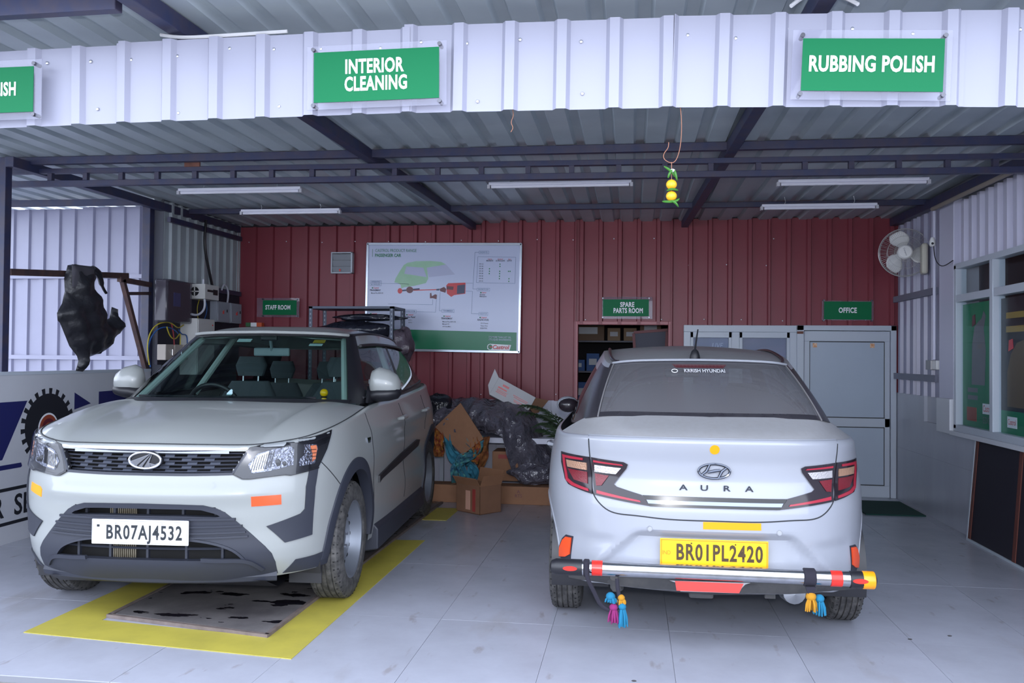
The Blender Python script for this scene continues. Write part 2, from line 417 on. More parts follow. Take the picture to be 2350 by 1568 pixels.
m_greysheet = mat('grey_sheet_paint', (172, 180, 186), .42, var=(2.5, .35, (140, 148, 156)), bump=(6, .12, .012))
m_roof = mat('roof_sheet_underside', (178, 189, 198), .34, var=(1.8, .45, (146, 157, 168)), bump=(5, .14, .012))
m_navy = mat('navy_steel_paint', (46, 52, 84), .45, var=(9, .55, (76, 64, 70)), bump=(40, .15, .003))
m_dadoL = mat('white_wall_tile', (214, 216, 232), .16, spec=.5)
m_dadoR = mat('grey_marble_tile', (176, 180, 192), .22, var=(1.2, .5, (154, 156, 168)), stretch=(1, 1, .25))
m_alu = mat('white_aluminium', (186, 194, 206), .35, spec=.5)
m_black = mat('black_plastic', (26, 26, 32), .45)
m_steel = mat('galvanised_steel', (170, 172, 176), .35, metal=.9)
m_screw = mat('screw_zinc', (190, 192, 200), .3, metal=.9)
m_green = mat('sign_green', (4, 108, 66), .5, spec=.2)
m_white = mat('sign_white', (238, 240, 246), .45)
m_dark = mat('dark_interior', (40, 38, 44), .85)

BACK = 9.45
# ------------------------------------------------------------------ ground and tiled floor
g = MB().box(-16, 14, -14, 3.49, -.12, -.03).box(-16, -4.7, 3.49, 13, -.12, -.03).build('ground', m_conc); tag(g, 'bare grey concrete apron in front of the tiled floor', kind='structure')
fl_o = MB().box(-4.70, 3.2, 3.49, 12.6, -.10, -.004).build('floor', m_grout); tag(fl_o, 'pale grey tiled workshop floor', kind='structure')
tile_me = {}
xs = [-4.70]+[-4.6+.6*i for i in range(13)]+[2.69]
ys = [3.49, 4.6, 5.8, 7.0, 8.2, 9.45]
for i in range(len(xs)-1):
    for j in range(len(ys)-1):
        w, d = round(xs[i+1]-xs[i], 3), round(ys[j+1]-ys[j], 3)
        if w < .02: continue
        if (w, d) not in tile_me:
            t = MB().box(.001, w-.001, .001, d-.001, -.012, 0).build('tile', m_tile, fl_o, 0)
            tile_me[(w, d)] = t.data
        else:
            t = bpy.data.objects.new('tile', tile_me[(w, d)]); COL.objects.link(t); t.parent = fl_o
        t.location = (xs[i], ys[j], random.uniform(-.0006, .0002))
# ------------------------------------------------------------------ ceiling sheets
ceil = MB().box(-6.5, 4.2, 2.9, 9.6, 2.93, 2.96).build('ceiling', m_roof); tag(ceil, 'grey ribbed metal roof seen from below', kind='structure')
for i in range(11):
    corr('roof_sheet', (-6.5+1.025*i, 2.9, 2.875+.004*(i % 2)), (1, 0, 0), (0, 1, 0), (0, 0, -1), 1.03, 6.7, m_roof, ceil, h=-.03, prof=(.52, .60, .86, .94), phase=.2)
# ------------------------------------------------------------------ back wall
wb = MB().box(-4.46, -.60, BACK+.02, BACK+.14, 0, 2.93).box(-.60, .42, BACK+.02, BACK+.14, 1.80, 2.93).box(.42, 2.9, BACK+.02, BACK+.14, 0, 2.93).build('wall_back', m_dark); tag(wb, 'red ribbed metal back wall over a white tiled dado', kind='structure')
def redsheet(x0, x1, z0, z1, y=BACK, ph=.1):
    return corr('metal_sheet', (x0, y, z0), (1, 0, 0), (0, 0, 1), (0, -1, 0), x1-x0, z1-z0, m_red, wb, pitch=.205, h=.03, phase=ph, prof=(.70, .75, .92, .97))
for x0, x1 in ((-4.46, -3.5), (-3.51, -2.57), (-2.58, -1.64)): redsheet(x0, x1, .936, 2.86, BACK+.012)
redsheet(-1.65, -.6, .936, 2.90, BACK, .3)
redsheet(-.61, .42, 1.768, 2.90, BACK-.004, .5); redsheet(.40, .55, .0, 1.77, BACK-.002, .2)
for x0, x1 in ((.41, 1.43), (1.42, 2.46), (2.45, 2.80)): redsheet(x0, x1, 1.762, 2.895, BACK-.008, .15)
redsheet(2.685, 2.74, .0, 1.77, BACK, .2)
for i in range(7):                                      # dado tiles
    for j in range(2):
        x0 = -4.46+.6*i; x1 = min(x0+.6, -.60)
        if x1 <= x0: continue
        t = MB().box(x0+.001, x1-.001, BACK-.004, BACK+.02, .47*j+.001, .47*j+.469).build('tile', m_dadoL, wb, 0)
# screws in two rows
sc0 = MB().ell((0, 0, 0), (.007, .005, .007), 8, 4).build('screw', m_screw, wb)
k = 0
for zz, xr in ((2.68, (-4.3, 2.6)), (1.82, (-.5, 2.6)), (2.40, (.6, 2.6)), (1.0, (-1.6, -.7))):
    x = xr[0]
    while x < xr[1]:
        s = sc0 if k == 0 else sc0.copy()
        if k: COL.objects.link(s)
        s.location = (x+random.uniform(-.03, .03), BACK-.028, zz+random.uniform(-.01, .01)); k += 1; x += .41
# doorway trim of the spare parts room
t1 = MB().box(-.62, -.575, BACK-.03, BACK+.12, 0, 1.80).box(.385, .42, BACK-.03, BACK+.12, 0, 1.80).box(-.575, .385, BACK-.03, BACK+.12, 1.762, 1.80).build('trim_1', mat('red_trim', (150, 62, 74), .35), None, 0, .003); tag(t1, 'red folded metal frame around the dark doorway', kind='structure')
# spare room shell
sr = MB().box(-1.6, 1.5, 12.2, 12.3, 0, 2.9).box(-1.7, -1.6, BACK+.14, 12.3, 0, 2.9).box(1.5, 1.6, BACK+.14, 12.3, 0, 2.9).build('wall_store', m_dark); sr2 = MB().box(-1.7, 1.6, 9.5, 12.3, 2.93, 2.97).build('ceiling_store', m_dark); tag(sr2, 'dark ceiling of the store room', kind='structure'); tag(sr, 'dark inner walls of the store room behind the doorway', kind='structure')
# ------------------------------------------------------------------ left walls
wl = MB().box(-4.58, -4.48, 7.86, BACK+.14, 0, 2.93).build('wall_left', mat('plastered_grey', (92, 94, 104), .8)); tag(wl, 'left side wall with grey ribbed sheet at the top', kind='structure')
for i in range(2):
    corr('metal_sheet', (-4.475, 7.86+.82*i, 2.08), (0, 1, 0), (0, 0, 1), (1, 0, 0), .83, .80, m_greysheet, wl, pitch=.165, h=.03, prof=(.55, .57, .80, .98))
for a_, b_ in (((-4.425, 7.86, 2.70), (-4.425, 9.42, 2.72)), ((-4.425, 7.86, 2.10), (-4.425, 9.42, 2.09))): MB().bar(a_, b_, .035, .05).build('rail', m_navy, wl, 0)
wo = empty('wall_outside', (0, 0, 0)); tag(wo, 'white ribbed sheet wall beyond the open left side', kind='structure')
for i, (x0, x1, zt) in enumerate(((-8.2, -7.1, 2.84), (-7.11, -6.2, 2.84), (-6.21, -5.39, 2.835), (-5.40, -4.64, 2.85))):
    corr('metal_sheet', (x0, 7.98-.006*(i % 2), 0), (1, 0, 0), (0, 0, 1), (0, -1, 0), x1-x0, zt, m_whsheet2, wo, pitch=.165, h=.022, phase=.3*i, prof=(.50, .58, .85, .93))
for z in (2.16, 1.36): MB().box(-8.2, -4.64, 7.93, 7.955, z-.02, z+.02).build('rail', m_whsheet2, wo, 0)
# ------------------------------------------------------------------ right wall
XR = 2.69
wr = MB().box(XR+.03, XR+.15, 7.66, BACK+.14, 0, 2.93).box(XR+.03, XR+.15, 3.0, 7.66, 0, .86).box(XR+.03, XR+.15, 3.0, 7.66, 2.2, 2.93).box(XR+.03, XR+.15, 3.0, 4.4, .86, 2.2).build('wall_right', m_dadoR, None, 0); tag(wr, 'right side wall with tiled dado and white ribbed sheet above', kind='structure')
for y0, y1 in ((8.02, 8.75), (8.74, 9.44)):
    corr('metal_sheet', (XR+.025, y0, 1.08), (0, 1, 0), (0, 0, 1), (-1, 0, 0), y1-y0, 1.70, m_whsheet2, wr, pitch=.205, h=.03, prof=(.50, .55, .85, .9))
for k in range(5):
    corr('metal_sheet', (XR+.02-.002*(k % 2), 3.6+.83*k, 2.20), (0, 1, 0), (0, 0, 1), (-1, 0, 0), .835, .53, m_whsheet, wr, pitch=.165, h=.035, prof=(.45, .5, .85, .9), phase=.2)
for z, y0 in ((2.03, 8.15), (1.25, 8.15)): MB().box(XR-.035, XR-.005, y0, 9.40, z-.03, z+.03).build('rail', mat('grey_rail', (120, 122, 138), .5), wr, 0)
MB().box(XR-.04, XR+.05, 7.69, 8.03, 1.08, 2.78).build('pilaster', m_whsheet, wr, 0, .006)
MB().box(XR-.07, XR+.05, 7.69, 8.01, .80, 1.09).build('ledge_block', mat('white_marble', (205, 208, 216), .3), wr, 0, .005)
for i, (y0, y1) in enumerate(((3.0, 3.75), (3.75, 4.95), (4.95, 6.15), (6.15, 7.35), (7.35, 8.55), (8.55, 9.44))):   # dado slabs
    MB().box(XR, XR+.032, y0+.001, y1-.001, 0, .53).build('tile', m_dadoR, wr, 0)
    MB().box(XR, XR+.032, y0+.001, y1-.001, .531, 1.08 if y0 > 7.6 else .845).build('tile', m_dadoR, wr, 0)
# ------------------------------------------------------------------ right window
w2 = empty('window_2', (XR, 4.4, .85)); tag(w2, 'white framed shop window in the right wall', kind='structure')
fr = MB()
fr.box(-.045, .04, 0, 3.27, -.02, .035).box(-.045, .04, 0, 3.27, 1.315, 1.36).box(-.045, .04, 3.22, 3.27, 0, 1.35).box(-.045, .04, 0, .05, 0, 1.35)
fr.build('frame', m_alu, w2, 0, .003)
for y in (2.47, 1.65, .82): MB().box(-.05, .04, y, y+.06, .035, 1.315).build('mullion', m_alu, w2, 0, .003)
MB().box(-.045, .04, .05, 3.22, 1.04, 1.10).build('transom', m_alu, w2, 0, .003)
m_wing = glass('window_glass', (.94, .97, .98), .03, 1.16)
m_poster = mat('green_poster', (16, 118, 82), .5)
m_bottle = mat('grey_print', (112, 110, 118), .5)
for i, (y0, y1) in enumerate(((2.53, 3.22), (1.71, 2.47), (.88, 1.65), (.05, .82))):
    MB().box(-.004, .004, y0, y1, .035, 1.04).build('pane', m_wing, w2, 0); MB().box(-.004, .004, y0, y1, 1.10, 1.315).build('pane', m_wing, w2, 0)
sill = MB().box(-.07, .03, -.02, 3.3, -.055, -.02).build('sill', mat('white_marble', (205, 208, 216), .3), w2, 0, .004)
# ------------------------------------------------------------------ car surface tools
def arr_obj(name, P, m, parent, closed=False, faces=None, ang=30):
    n, k = P.shape[:2]; fs = faces if faces is not None else grid_faces(n, k, closed)
    return MB().add(P.reshape(-1, 3), fs).build(name, m, parent, ang)
class Skin:
    """ray target for laying lamps, strips and trims on a car body"""
    def __init__(s, arrs):
        v = []; f = []
        for P in arrs:
            for sg in (1, -1):
                b = len(v); Q = P*np.array([sg, 1, 1]); v += [Vector(p) for p in Q.reshape(-1, 3)]; f += [tuple(i+b for i in q) for q in grid_faces(*P.shape[:2])]
        s.t = BVHTree.FromPolygons(v, f)
    def hit(s, u, z, a):
        ca, sa = math.cos(a), math.sin(a); d = Vector((-sa, ca, 0)); U = Vector((ca, sa, 0))
        o = U*u + Vector((0, 0, z)) - d*3.0
        h = s.t.ray_cast(o, d)
        if h[0] is None:
            h = s.t.find_nearest(o + d*(3.0-abs(u)*.2)); return h[0], d
        return h[0], d
def inside(p, poly):
    c = False; n = len(poly)
    for i in range(n):
        (x1, y1), (x2, y2) = poly[i], poly[i-1]
        if (y1 > p[1]) != (y2 > p[1]) and p[0] < (x2-x1)*(p[1]-y1)/(y2-y1)+x1: c = not c
    return c
def patch(name, sk, pts, a, m, parent, off=.004, th=.006, step=.02, flip=False, slope=None, ang=40):
    """plate hugging the body: outline (u,z) seen along direction a (degrees about z), proud by off, thickness th"""
    pts = [tuple(p) for p in pts]
    if flip: pts = [(-u, z) for u, z in pts][::-1]; a = -a
    a = math.radians(a); B = []
    for (x1, y1), (x2, y2) in zip(pts, pts[1:]+pts[:1]):
        k = max(1, int(math.hypot(x2-x1, y2-y1)/step)); B += [(x1+(x2-x1)*i/k, y1+(y2-y1)*i/k) for i in range(k)]
    n = len(B); lo = np.min(B, 0); hi = np.max(B, 0); I = []
    x = lo[0]+step*.5
    while x < hi[0]:
        y = lo[1]+step*.5
        while y < hi[1]:
            if inside((x, y), B) and min((x-p[0])**2+(y-p[1])**2 for p in B) > (step*.45)**2: I.append((x, y))
            y += step
        x += step
    vs, es, fs, _, _, _ = geometry.delaunay_2d_cdt([Vector(p) for p in B+I], [(i, (i+1) % n) for i in range(n)], [], 1, 1e-6)
    H = [sk.hit(p[0], p[1], a) for p in vs]
    top = [h-d*(off+(slope((p[0], p[1])) if slope else 0)) for (h, d), p in zip(H, vs)]; bot = [h-d*(off-th) for h, d in H]
    k = len(vs); cnt = {}
    for f in fs:
        for i in range(len(f)):
            e = (f[i], f[(i+1) % len(f)]); cnt[e] = cnt.get(e, 0)+1
    F = [tuple(f) for f in fs]
    for (i, j) in list(cnt):
        if (j, i) not in cnt: F.append((i, j, j+k, i+k))
    return MB().add(top+bot, F).build(name, m, parent, ang)
def polyline(pts, n):
    P = np.asarray(pts, float); L = np.r_[0, np.cumsum(np.linalg.norm(np.diff(P, axis=0), axis=1))]
    q = np.unique(np.r_[np.linspace(0, L[-1], n), L]); return np.stack([np.interp(q, L, P[:, i]) for i in range(P.shape[1])], 1)
def ribbon(name, sk, pts, a, w, m, parent, off=.002, th=.004, n=None, flip=False, lin=False):
    """narrow strip following the body along a line (u,z)"""
    P = polyline(pts, n or 30) if lin else spline(pts, n or max(8, int(sum(math.dist(p, q) for p, q in zip(pts, pts[1:]))/.02)+2)) if len(pts) > 2 else np.linspace(pts[0], pts[1], n or 12)
    if flip: P = P*np.array([-1, 1]); a = -a
    a = math.radians(a); T = np.gradient(P, axis=0); T /= np.maximum(np.linalg.norm(T, axis=1), 1e-9)[:, None]; N = np.stack([-T[:, 1], T[:, 0]], 1)
    v = []
    for p, q in zip(P, N):
        for sgn, o in ((-1, off), (1, off), (1, off-th), (-1, off-th)):
            h, d = sk.hit(p[0]+q[0]*w/2*sgn, p[1]+q[1]*w/2*sgn, a); v.append(h-d*o)
    f = [(0, 1, 2, 3), tuple(4*(len(P)-1)+i for i in (3, 2, 1, 0))]
    for i in range(len(P)-1):
        for j in range(4): f.append((4*i+j, 4*i+(j+1) % 4, 4*i+4+(j+1) % 4, 4*i+4+j))
    return MB().add(v, f).build(name, m, parent, 40)
def keep(P, closed, test):
    n, k = P.shape[:2]; out = []
    V_ = P.reshape(-1, 3)
    for f in grid_faces(n, k, closed):
        c = V_[list(f)].mean(0)
        if test(c): out.append(f)
    return out
def arc_cover(name, sk, y0, z0, r0, r1, sgn, m, parent, a0=-12, a1=192, off=.012, n=44, ys=1):
    """wheel arch moulding on the body side"""
    v = []; f = []
    for i in range(n+1):
        t = math.radians(a0+(a1-a0)*i/n); row = []
        for r, o in ((r0, -.05), (r0, off), ((r0+r1)/2, off*1.3), (r1, off*.8), (r1, -.012)):
            y, z = y0+r*ys*math.cos(t), z0+r*math.sin(t)
            h, nn, _, _ = sk.t.ray_cast(Vector((sgn*2, y, max(z, .285))), Vector((-sgn, 0, 0)))
            x = h.x if h is not None and abs(h.x) > .5 else sgn*.86
            row.append((x+sgn*o, y, z))
        v += row
    for i in range(n):
        for j in range(4): f.append((5*i+j, 5*i+5+j, 5*i+6+j, 5*i+1+j))
    return MB().add(v, f).build(name, m, parent, 40)

m_tyre = mat('tyre_rubber', (44, 43, 44), .75, var=(26, .8, (92, 90, 88)), bump=(60, .3, .004))
m_rim = mat('silver_wheel_paint', (128, 133, 142), .42, metal=.6)
m_hole = mat('wheel_slot_dark', (18, 18, 20), .8)
def wheel(parent, x, y, r, w, rimr, sgn, seed=0, alloy=False):
    """tyre with tread grooves, steel rim with slots, hub and nuts; sgn = outward x"""
    t = empty('wheel', (x, y, r)); t.parent = parent
    h = w/2; s = sgn; g = .007
    prof = [(rimr, -h*.80), (rimr+.02, -h*.98), ((rimr+r)/2, -h*1.03), (r-.02, -h*.92), (r-.004, -h*.80)]
    for c in (-.5, -.17, .17, .5):
        prof += [(r, h*(c-.20)+.003 if c == -.5 else h*(c-.13)), (r, h*c-.004), (r-g, h*c-.003), (r-g, h*c+.003), (r, h*c+.004)]
    prof += [(r-.002, h*.72), (r-.004, h*.80), (r-.02, h*.92), ((rimr+r)/2, h*1.03), (rimr+.02, h*.98), (rimr, h*.80)]
    MB().lathe(prof, 'x', (0, 0, 0), 56).build('tyre', m_tyre, t, 25)
    # shoulder lugs
    lg = MB()
    for i in range(44):
        an = 2*math.pi*(i+.3*(seed % 3))/44
        for q in (-1, 1):
            c, d = math.cos(an), math.sin(an)
            lg.bar((q*h*.62, (r+.0005)*c, (r+.0005)*d), (q*h*.90, (r-.014)*c, (r-.014)*d), .004, .007, (0, -d, c))
    lg.build('tread_lugs', m_hole, t, 0)
    rp = [(rimr, -h*.7), (rimr-.012, -h*.5), (rimr-.03, -h*.2), (rimr-.03, h*.45), (rimr-.008, h*.75), (rimr+.012, h*.86), (rimr+.014, h*.90), (rimr-.004, h*.88), (rimr-.014, h*.70), (rimr-.03, h*.45), (rimr-.045, h*.15), (rimr-.075, h*.32), (rimr*.50, h*.42), (rimr*.42, h*.18), (.045, h*.16), (.042, h*.34), (.0, h*.36)]
    rim = MB().lathe([(a, b*s) for a, b in rp], 'x', (0, 0, 0), 56).build('rim', m_rim, t, 30)
    hs = MB()
    for i in range(14):
        an = 2*math.pi*i/14; rr = rimr-.066; c, d = math.cos(an), math.sin(an)
        q = [(rr*c+math.cos(an+b)*.020*(1 if k % 2 else .9), rr*d+math.sin(an+b)*.012) for k, b in enumerate(np.linspace(0, 2*math.pi, 11)[:-1])]
        hs.poly([(p[0], p[1]) for p in q], (s*(h*.30), 0, 0), (0, 1, 0), (0, 0, 1), (s, 0, 0), .03)
    hs.build('slots', m_hole, t, 0)
    nt_ = MB()
    for i in range(5):
        an = 2*math.pi*i/5+.3; nt_.cyl((s*h*.15, .062*math.cos(an), .062*math.sin(an)), (s*h*.42, .062*math.cos(an), .062*math.sin(an)), .011, 6)
    nt_.build('wheel_nuts', m_screw, t, 0)
    return t
def well(parent, x0, x1, y, z, r, m):
    MB().lathe([(r, x0), (r, x1)], 'x', (0, y, z), 28, math.radians(-15), math.radians(195)).build('wheel_well', m, parent, 30)
def seat(parent, x, y, z, w, m, back=-1, h=.62):
    """car seat: cushion, raked backrest, head restraint. back = sign of y toward which the backrest leans"""
    t = empty('seat', (x, y, z)); t.parent = parent; b = back
    def slab(name, rows):
        v = []; n = 12
        for cy_, cz, hw, ht, ay in rows:
            for i in range(n):
                q = 2*math.pi*i/n; c, d = math.cos(q), math.sin(q)
                px = hw*abs(c)**.5*(1 if c >= 0 else -1); pt = ht*abs(d)**.6*(1 if d >= 0 else -1)
                v.append((px, cy_+pt*ay[0], cz+pt*ay[1]))
        f = [tuple(reversed(range(n))), tuple((len(rows)-1)*n+i for i in range(n))]
        for r in range(len(rows)-1):
            for i in range(n): f.append((r*n+i, r*n+(i+1) % n, (r+1)*n+(i+1) % n, (r+1)*n+i))
        return MB().add(v, f).build(name, m, t, 50)
    slab('cushion', [(-b*.26, 0, w*.9, .06, (0, 1)), (-b*.1, .02, w, .08, (0, 1)), (b*.2, 0, w, .08, (0, 1))])
    slab('backrest', [(b*.18, .05, w*.95, .07, (1, 0)), (b*.24, .25, w, .075, (1, 0)), (b*.31, h*.8, w*.9, .065, (1, 0)), (b*.34, h, w*.62, .05, (1, 0))])
    slab('head_restraint', [(b*.345, h+.04, w*.42, .035, (1, 0)), (b*.355, h+.12, w*.52, .045, (1, 0)), (b*.36, h+.19, w*.40, .035, (1, 0))])
    MB().cyl((-.06, b*.34, h-.02), (-.06, b*.345, h+.08), .007).cyl((.06, b*.34, h-.02), (.06, b*.345, h+.08), .007).build('restraint_posts', m_screw, t)
    return t
def plate_letters(s, parent, O, size, m, sx=.62, U=(1, 0, 0), space=1.0, bold=.026):
    return text('lettering', s, size, m, parent, O, U, (0, 0, 1), sx, bold, .0015, space=space)
m_trim = mat('charcoal_trim', (42, 45, 56), .55, bump=(220, .06, .001))
m_seam = mat('panel_gap', (40, 42, 46), .8)
m_chrome = mat('chrome', (225, 228, 235), .07, metal=1)
m_lampb = mat('lamp_black', (20, 20, 24), .25)
m_platew = mat('number_plate_white', (250, 250, 255), .35)
m_platey = mat('number_plate_yellow', (238, 180, 20), .35)
m_ink = mat('plate_ink', (24, 30, 36), .5)
m_inky = mat('plate_ink_brown', (60, 42, 12), .5)
m_refo = mat('orange_reflector', (236, 84, 44), .25, bump=(500, .2, .001))
m_refy = mat('yellow_reflector', (236, 150, 16), .25, bump=(500, .2, .001))
m_refr = mat('red_reflector', (214, 46, 38), .25, bump=(500, .2, .001))
m_cloth = mat('seat_cloth', (78, 84, 90), .9)
m_inner = mat('cabin_plastic', (56, 62, 68), .7)
m_head = mat('pale_headliner', (176, 190, 186), .8)

# ================================================================== SUV
m_pearl = mat('pearl_white_paint', (144, 147, 146), .32, coat=.5, spec=.5)
suv = empty('suv', (-2.427, 4.098, 0), .0625)
tag(suv, 'white compact suv with its front turned to the open side', 'car')
S = suv_shapes(); SK = Skin([S['belt'], S['hood']]); SKG = Skin([S['green']])
GR_UP = [(-.485,.905),(.485,.905),(.437,.803),(-.437,.803)]
LOW = [(0,.655),(.20,.652),(.31,.648),(.37,.632),(.41,.610),(.465,.56),(.535,.488),(.59,.428),(.618,.388),(.63,.34),(.628,.25)]
SL_LO = [(0,.468),(.21,.468),(.305,.460),(.40,.438),(.46,.408),(.50,.364),(.40,.360),(.30,.366),(0,.368)]
SL_UP = [(0,.628),(.21,.627),(.30,.623),(.37,.602),(.388,.590),(.37,.586),(.21,.592),(0,.592)]
mirp = lambda h: h+[(-x, z) for x, z in h[::-1] if x > 0]
wy1, wy2, wz, wR = .80, 3.40, .335, .335
full_low = mirp([(x, min(z, .640)) for x, z in LOW])
def belt_test(c):
    x, y, z = c
    if abs(x) > .55:
        for wy in (wy1, wy2):
            if math.hypot((y-wy)/.86, z-wz) < .43: return False
    if y < .35 and (inside((x, z), GR_UP) or inside((x*1.03, z), full_low)): return False
    return True
R_ = mirror_ring(S['belt'])
body = MB().add(R_.reshape(-1, 3), keep(R_, True, belt_test)).build('body_shell', m_pearl, suv, 30)
hd = np.concatenate([S['hood'][::-1]*np.array([-1, 1, 1]), S['hood'][1:]], 0)
hood = arr_obj('hood', hd, m_pearl, suv, ang=25)
# shut line of the hood along the wing
ed = S['hood'][-1]
for sg in (1, -1): MB().tube([(p[0]*sg, p[1], p[2]+.001) for p in ed], .0035, 6).build('hood_gap', m_seam, hood)
fe = S['hood'][:, 0]; fe = np.concatenate([fe[::-1]*np.array([-1, 1, 1]), fe[1:]])
MB().tube([(p[0], p[1]-.002, p[2]+.001) for p in fe], .004, 6).build('hood_gap', m_seam, hood)
# greenhouse: control points every 12 columns
G = S['green']; nc = G.shape[0]; step = (nc-1)//11; mr = G.shape[1]
GR = mirror_ring(G); NR = GR.shape[0]
def col_half(i): return i if i < nc else NR-i
groups = {'windscreen': [], 'pillar_trim': [], 'side_glass': [], 'door_frame': [], 'cant_rail': []}
for i in range(NR):
    for j in range(mr-1):
        ci = (col_half(i)+col_half(i+1 if i+1 < NR else 0))/2/step; t = (j+.5)/(mr-1)
        k = 'door_frame'
        if ci < 2.85: k = 'windscreen' if .05 < t < .975 else 'pillar_trim'
        elif ci < 3.85: k = 'pillar_trim'
        elif ci < 8.0:
            if .06 < t < .84 and not (5.75 < ci < 5.95): k = 'side_glass'
            elif t >= .84: k = 'cant_rail'
            else: k = 'pillar_trim'
        elif ci < 9.0: k = 'pillar_trim'
        elif .1 < t < .9: k = 'side_glass'
        a, b = i, (i+1) % NR; groups[k].append((a*mr+j, b*mr+j, b*mr+j+1, a*mr+j+1))
m_ws = glass('windscreen_glass', (.50, .61, .59), .01, 1.4)
m_sg = glass('side_window_glass', (.50, .58, .57), .02)
V_ = GR.reshape(-1, 3)
for k, m in (('windscreen', m_ws), ('side_glass', m_sg), ('pillar_trim', m_black), ('door_frame', m_pearl), ('cant_rail', m_pearl)):
    ob = MB().add(V_, groups[k]).build(k, m, suv, 35)
    bm = bmesh.new(); bm.from_mesh(ob.data); bmesh.ops.delete(bm, geom=[v for v in bm.verts if not v.link_faces], context='VERTS'); bm.to_mesh(ob.data); bm.free()
roof = arr_obj('roof', S['roof'], m_pearl, suv, ang=30)
for sg in (1, -1):
    q = [(p[0]*.985*sg, p[1], p[2]+.004) for p in S['green'][3*step+2:9*step, -1]]
    MB().tube(q, .012, 8).build('roof_moulding', m_black, roof)
q = [(p[0], p[1]-.008, p[2]+.006) for p in S['green'][:int(3.2*step), -1]]; q = [(-p[0], p[1], p[2]) for p in q[::-1]]+q[1:]
MB().tube(q, .011, 8).build('roof_edge', m_pearl, roof)
# beltline window moulding
for sg in (1, -1):
    q = [(p[0]*sg+.004*sg, p[1], p[2]) for p in G[int(3.6*step):9*step, 2]]
    MB().tube(q, .009, 6).build('waist_moulding', m_black, suv)
    q = [(p[0]*sg+.012*sg, p[1], p[2]) for p in G[int(4.0*step):8*step, 21]]
    MB().tube(q, .012, 6).build('rain_visor', m_black, suv)
# black cowl with wipers
cw = np.stack([G[:37, 0]+np.array([0, -.06, .004]), G[:37, 1]+np.array([0, 0, .004])], 1); cw = np.concatenate([cw[::-1]*np.array([-1, 1, 1]), cw[1:]], 0)
cowl = arr_obj('cowl', cw, m_black, suv)
for x0, x1 in ((-.60, .02), (.0, .55)):
    MB().tube([(x0, 1.06+.10*abs(x0), 1.138), ((x0+x1)/2, 1.05, 1.142), (x1, 1.04+.10*abs(x1), 1.138)], .007, 6).build('wiper', m_black, cowl)
# grille
gt = empty('grille', (0, 0, 0)); gt.parent = suv
MB().add(*((lambda q: ([(x, .12 + .35*x*x, z) for x, z in q], [(0, 1, 2, 3)]))([(-.50,.93),(.50,.93),(.46,.79),(-.46,.79)]))).build('grille_backing', m_hole, gt)
gs = []
def hx(x, z): h, d = SK.hit(x, z, 0); return h.y
yf = lambda x, z: .048 + .30*x*x + .05*max(0, abs(x)-.3)
for i, z in enumerate((.898, .879, .860, .841, .822, .806)):
    xe = .485-(.905-z)*.47
    MB().tube([(x, yf(x, z)+.012, z) for x in np.linspace(-xe, xe, 21)], .0045, 6).build('grille_bar', m_trim, gt)
m_grp = mat('grille_panel', (58, 62, 74), .4)
rows = [(.900, .880), (.879, .861), (.860, .842), (.841, .823), (.822, .806)]
for r, (z1, z0) in enumerate(rows):
    for k in range(-8, 9):
        x = k*.056+(.028 if r % 2 else 0)
        if (k+r) % 2 == 0 and abs(x) < .43-(.9-z0)*.4:
            MB().add([(x-.024, yf(x-.024, z0)+.006, z0), (x+.024, yf(x+.024, z0)+.006, z0), (x+.024, yf(x+.024, z1)+.020, z1), (x-.024, yf(x-.024, z1)+.020, z1), (x-.024, yf(x-.024, z0)+.03, z0), (x+.024, yf(x+.024, z0)+.03, z0)], [(0, 1, 2, 3), (0, 4, 5, 1)]).build('grille_cell', m_grp, gt, 0)
ribbon('grille_frame', SK, [(-.49,.905),(-.435,.800),(-.2,.797),(0,.797),(.2,.797),(.435,.800),(.49,.905)], 0, .012, m_trim, gt, .004, .02, 60, lin=True)
sx_ = np.linspace(-.492, .492, 41)
vv = []
for x in sx_:
    y = yf(x, .92)-.004
    vv += [(x, y, .909), (x, y-.008, .918), (x, y-.003, .930), (x, y+.03, .930), (x, y+.03, .909)]
ff = []
for i in range(40):
    for j in range(5): ff.append((5*i+j, 5*i+(j+1) % 5, 5*i+5+(j+1) % 5, 5*i+5+j))
MB().add(vv, ff).build('chrome_strip', mat('satin_chrome', (205, 210, 232), .2, metal=.9), gt, 40)
# emblem
em = empty('emblem', (0, .030, .866)); em.parent = suv
MB().poly([(.088*math.cos(t), .046*math.sin(t)) for t in np.linspace(0, 2*math.pi, 41)[:-1]], (0, 0, 0), (1, 0, 0), (0, 0, 1), (0, -1, 0), .02).build('emblem_base', m_lampb, em, 30, .003)
MB().tube([(.082*math.cos(t), -.004, .040*math.sin(t)) for t in np.linspace(0, 2*math.pi, 49)[:-1]], .006, 8, True).build('emblem_ring', m_chrome, em)
def wedge(pts, nm='emblem_blade'): MB().poly(pts, (0, -.006, 0), (1, 0, 0), (0, 0, 1), (0, -1, 0), .008).build(nm, mat('emblem_chrome', (150, 152, 160), .12, metal=1), em, 20, .001)
wedge([(-.076, -.006), (.030, .034), (-.048, -.030)]); wedge([(-.036, -.033), (.034, .034), (-.018, -.037)]); wedge([(-.006, -.038), (.038, .034), (.022, -.014), (.030, -.035)]); wedge([(.032,-.034),(.024,-.013),(.052,-.020),(.076,-.008),(.058,-.026)])
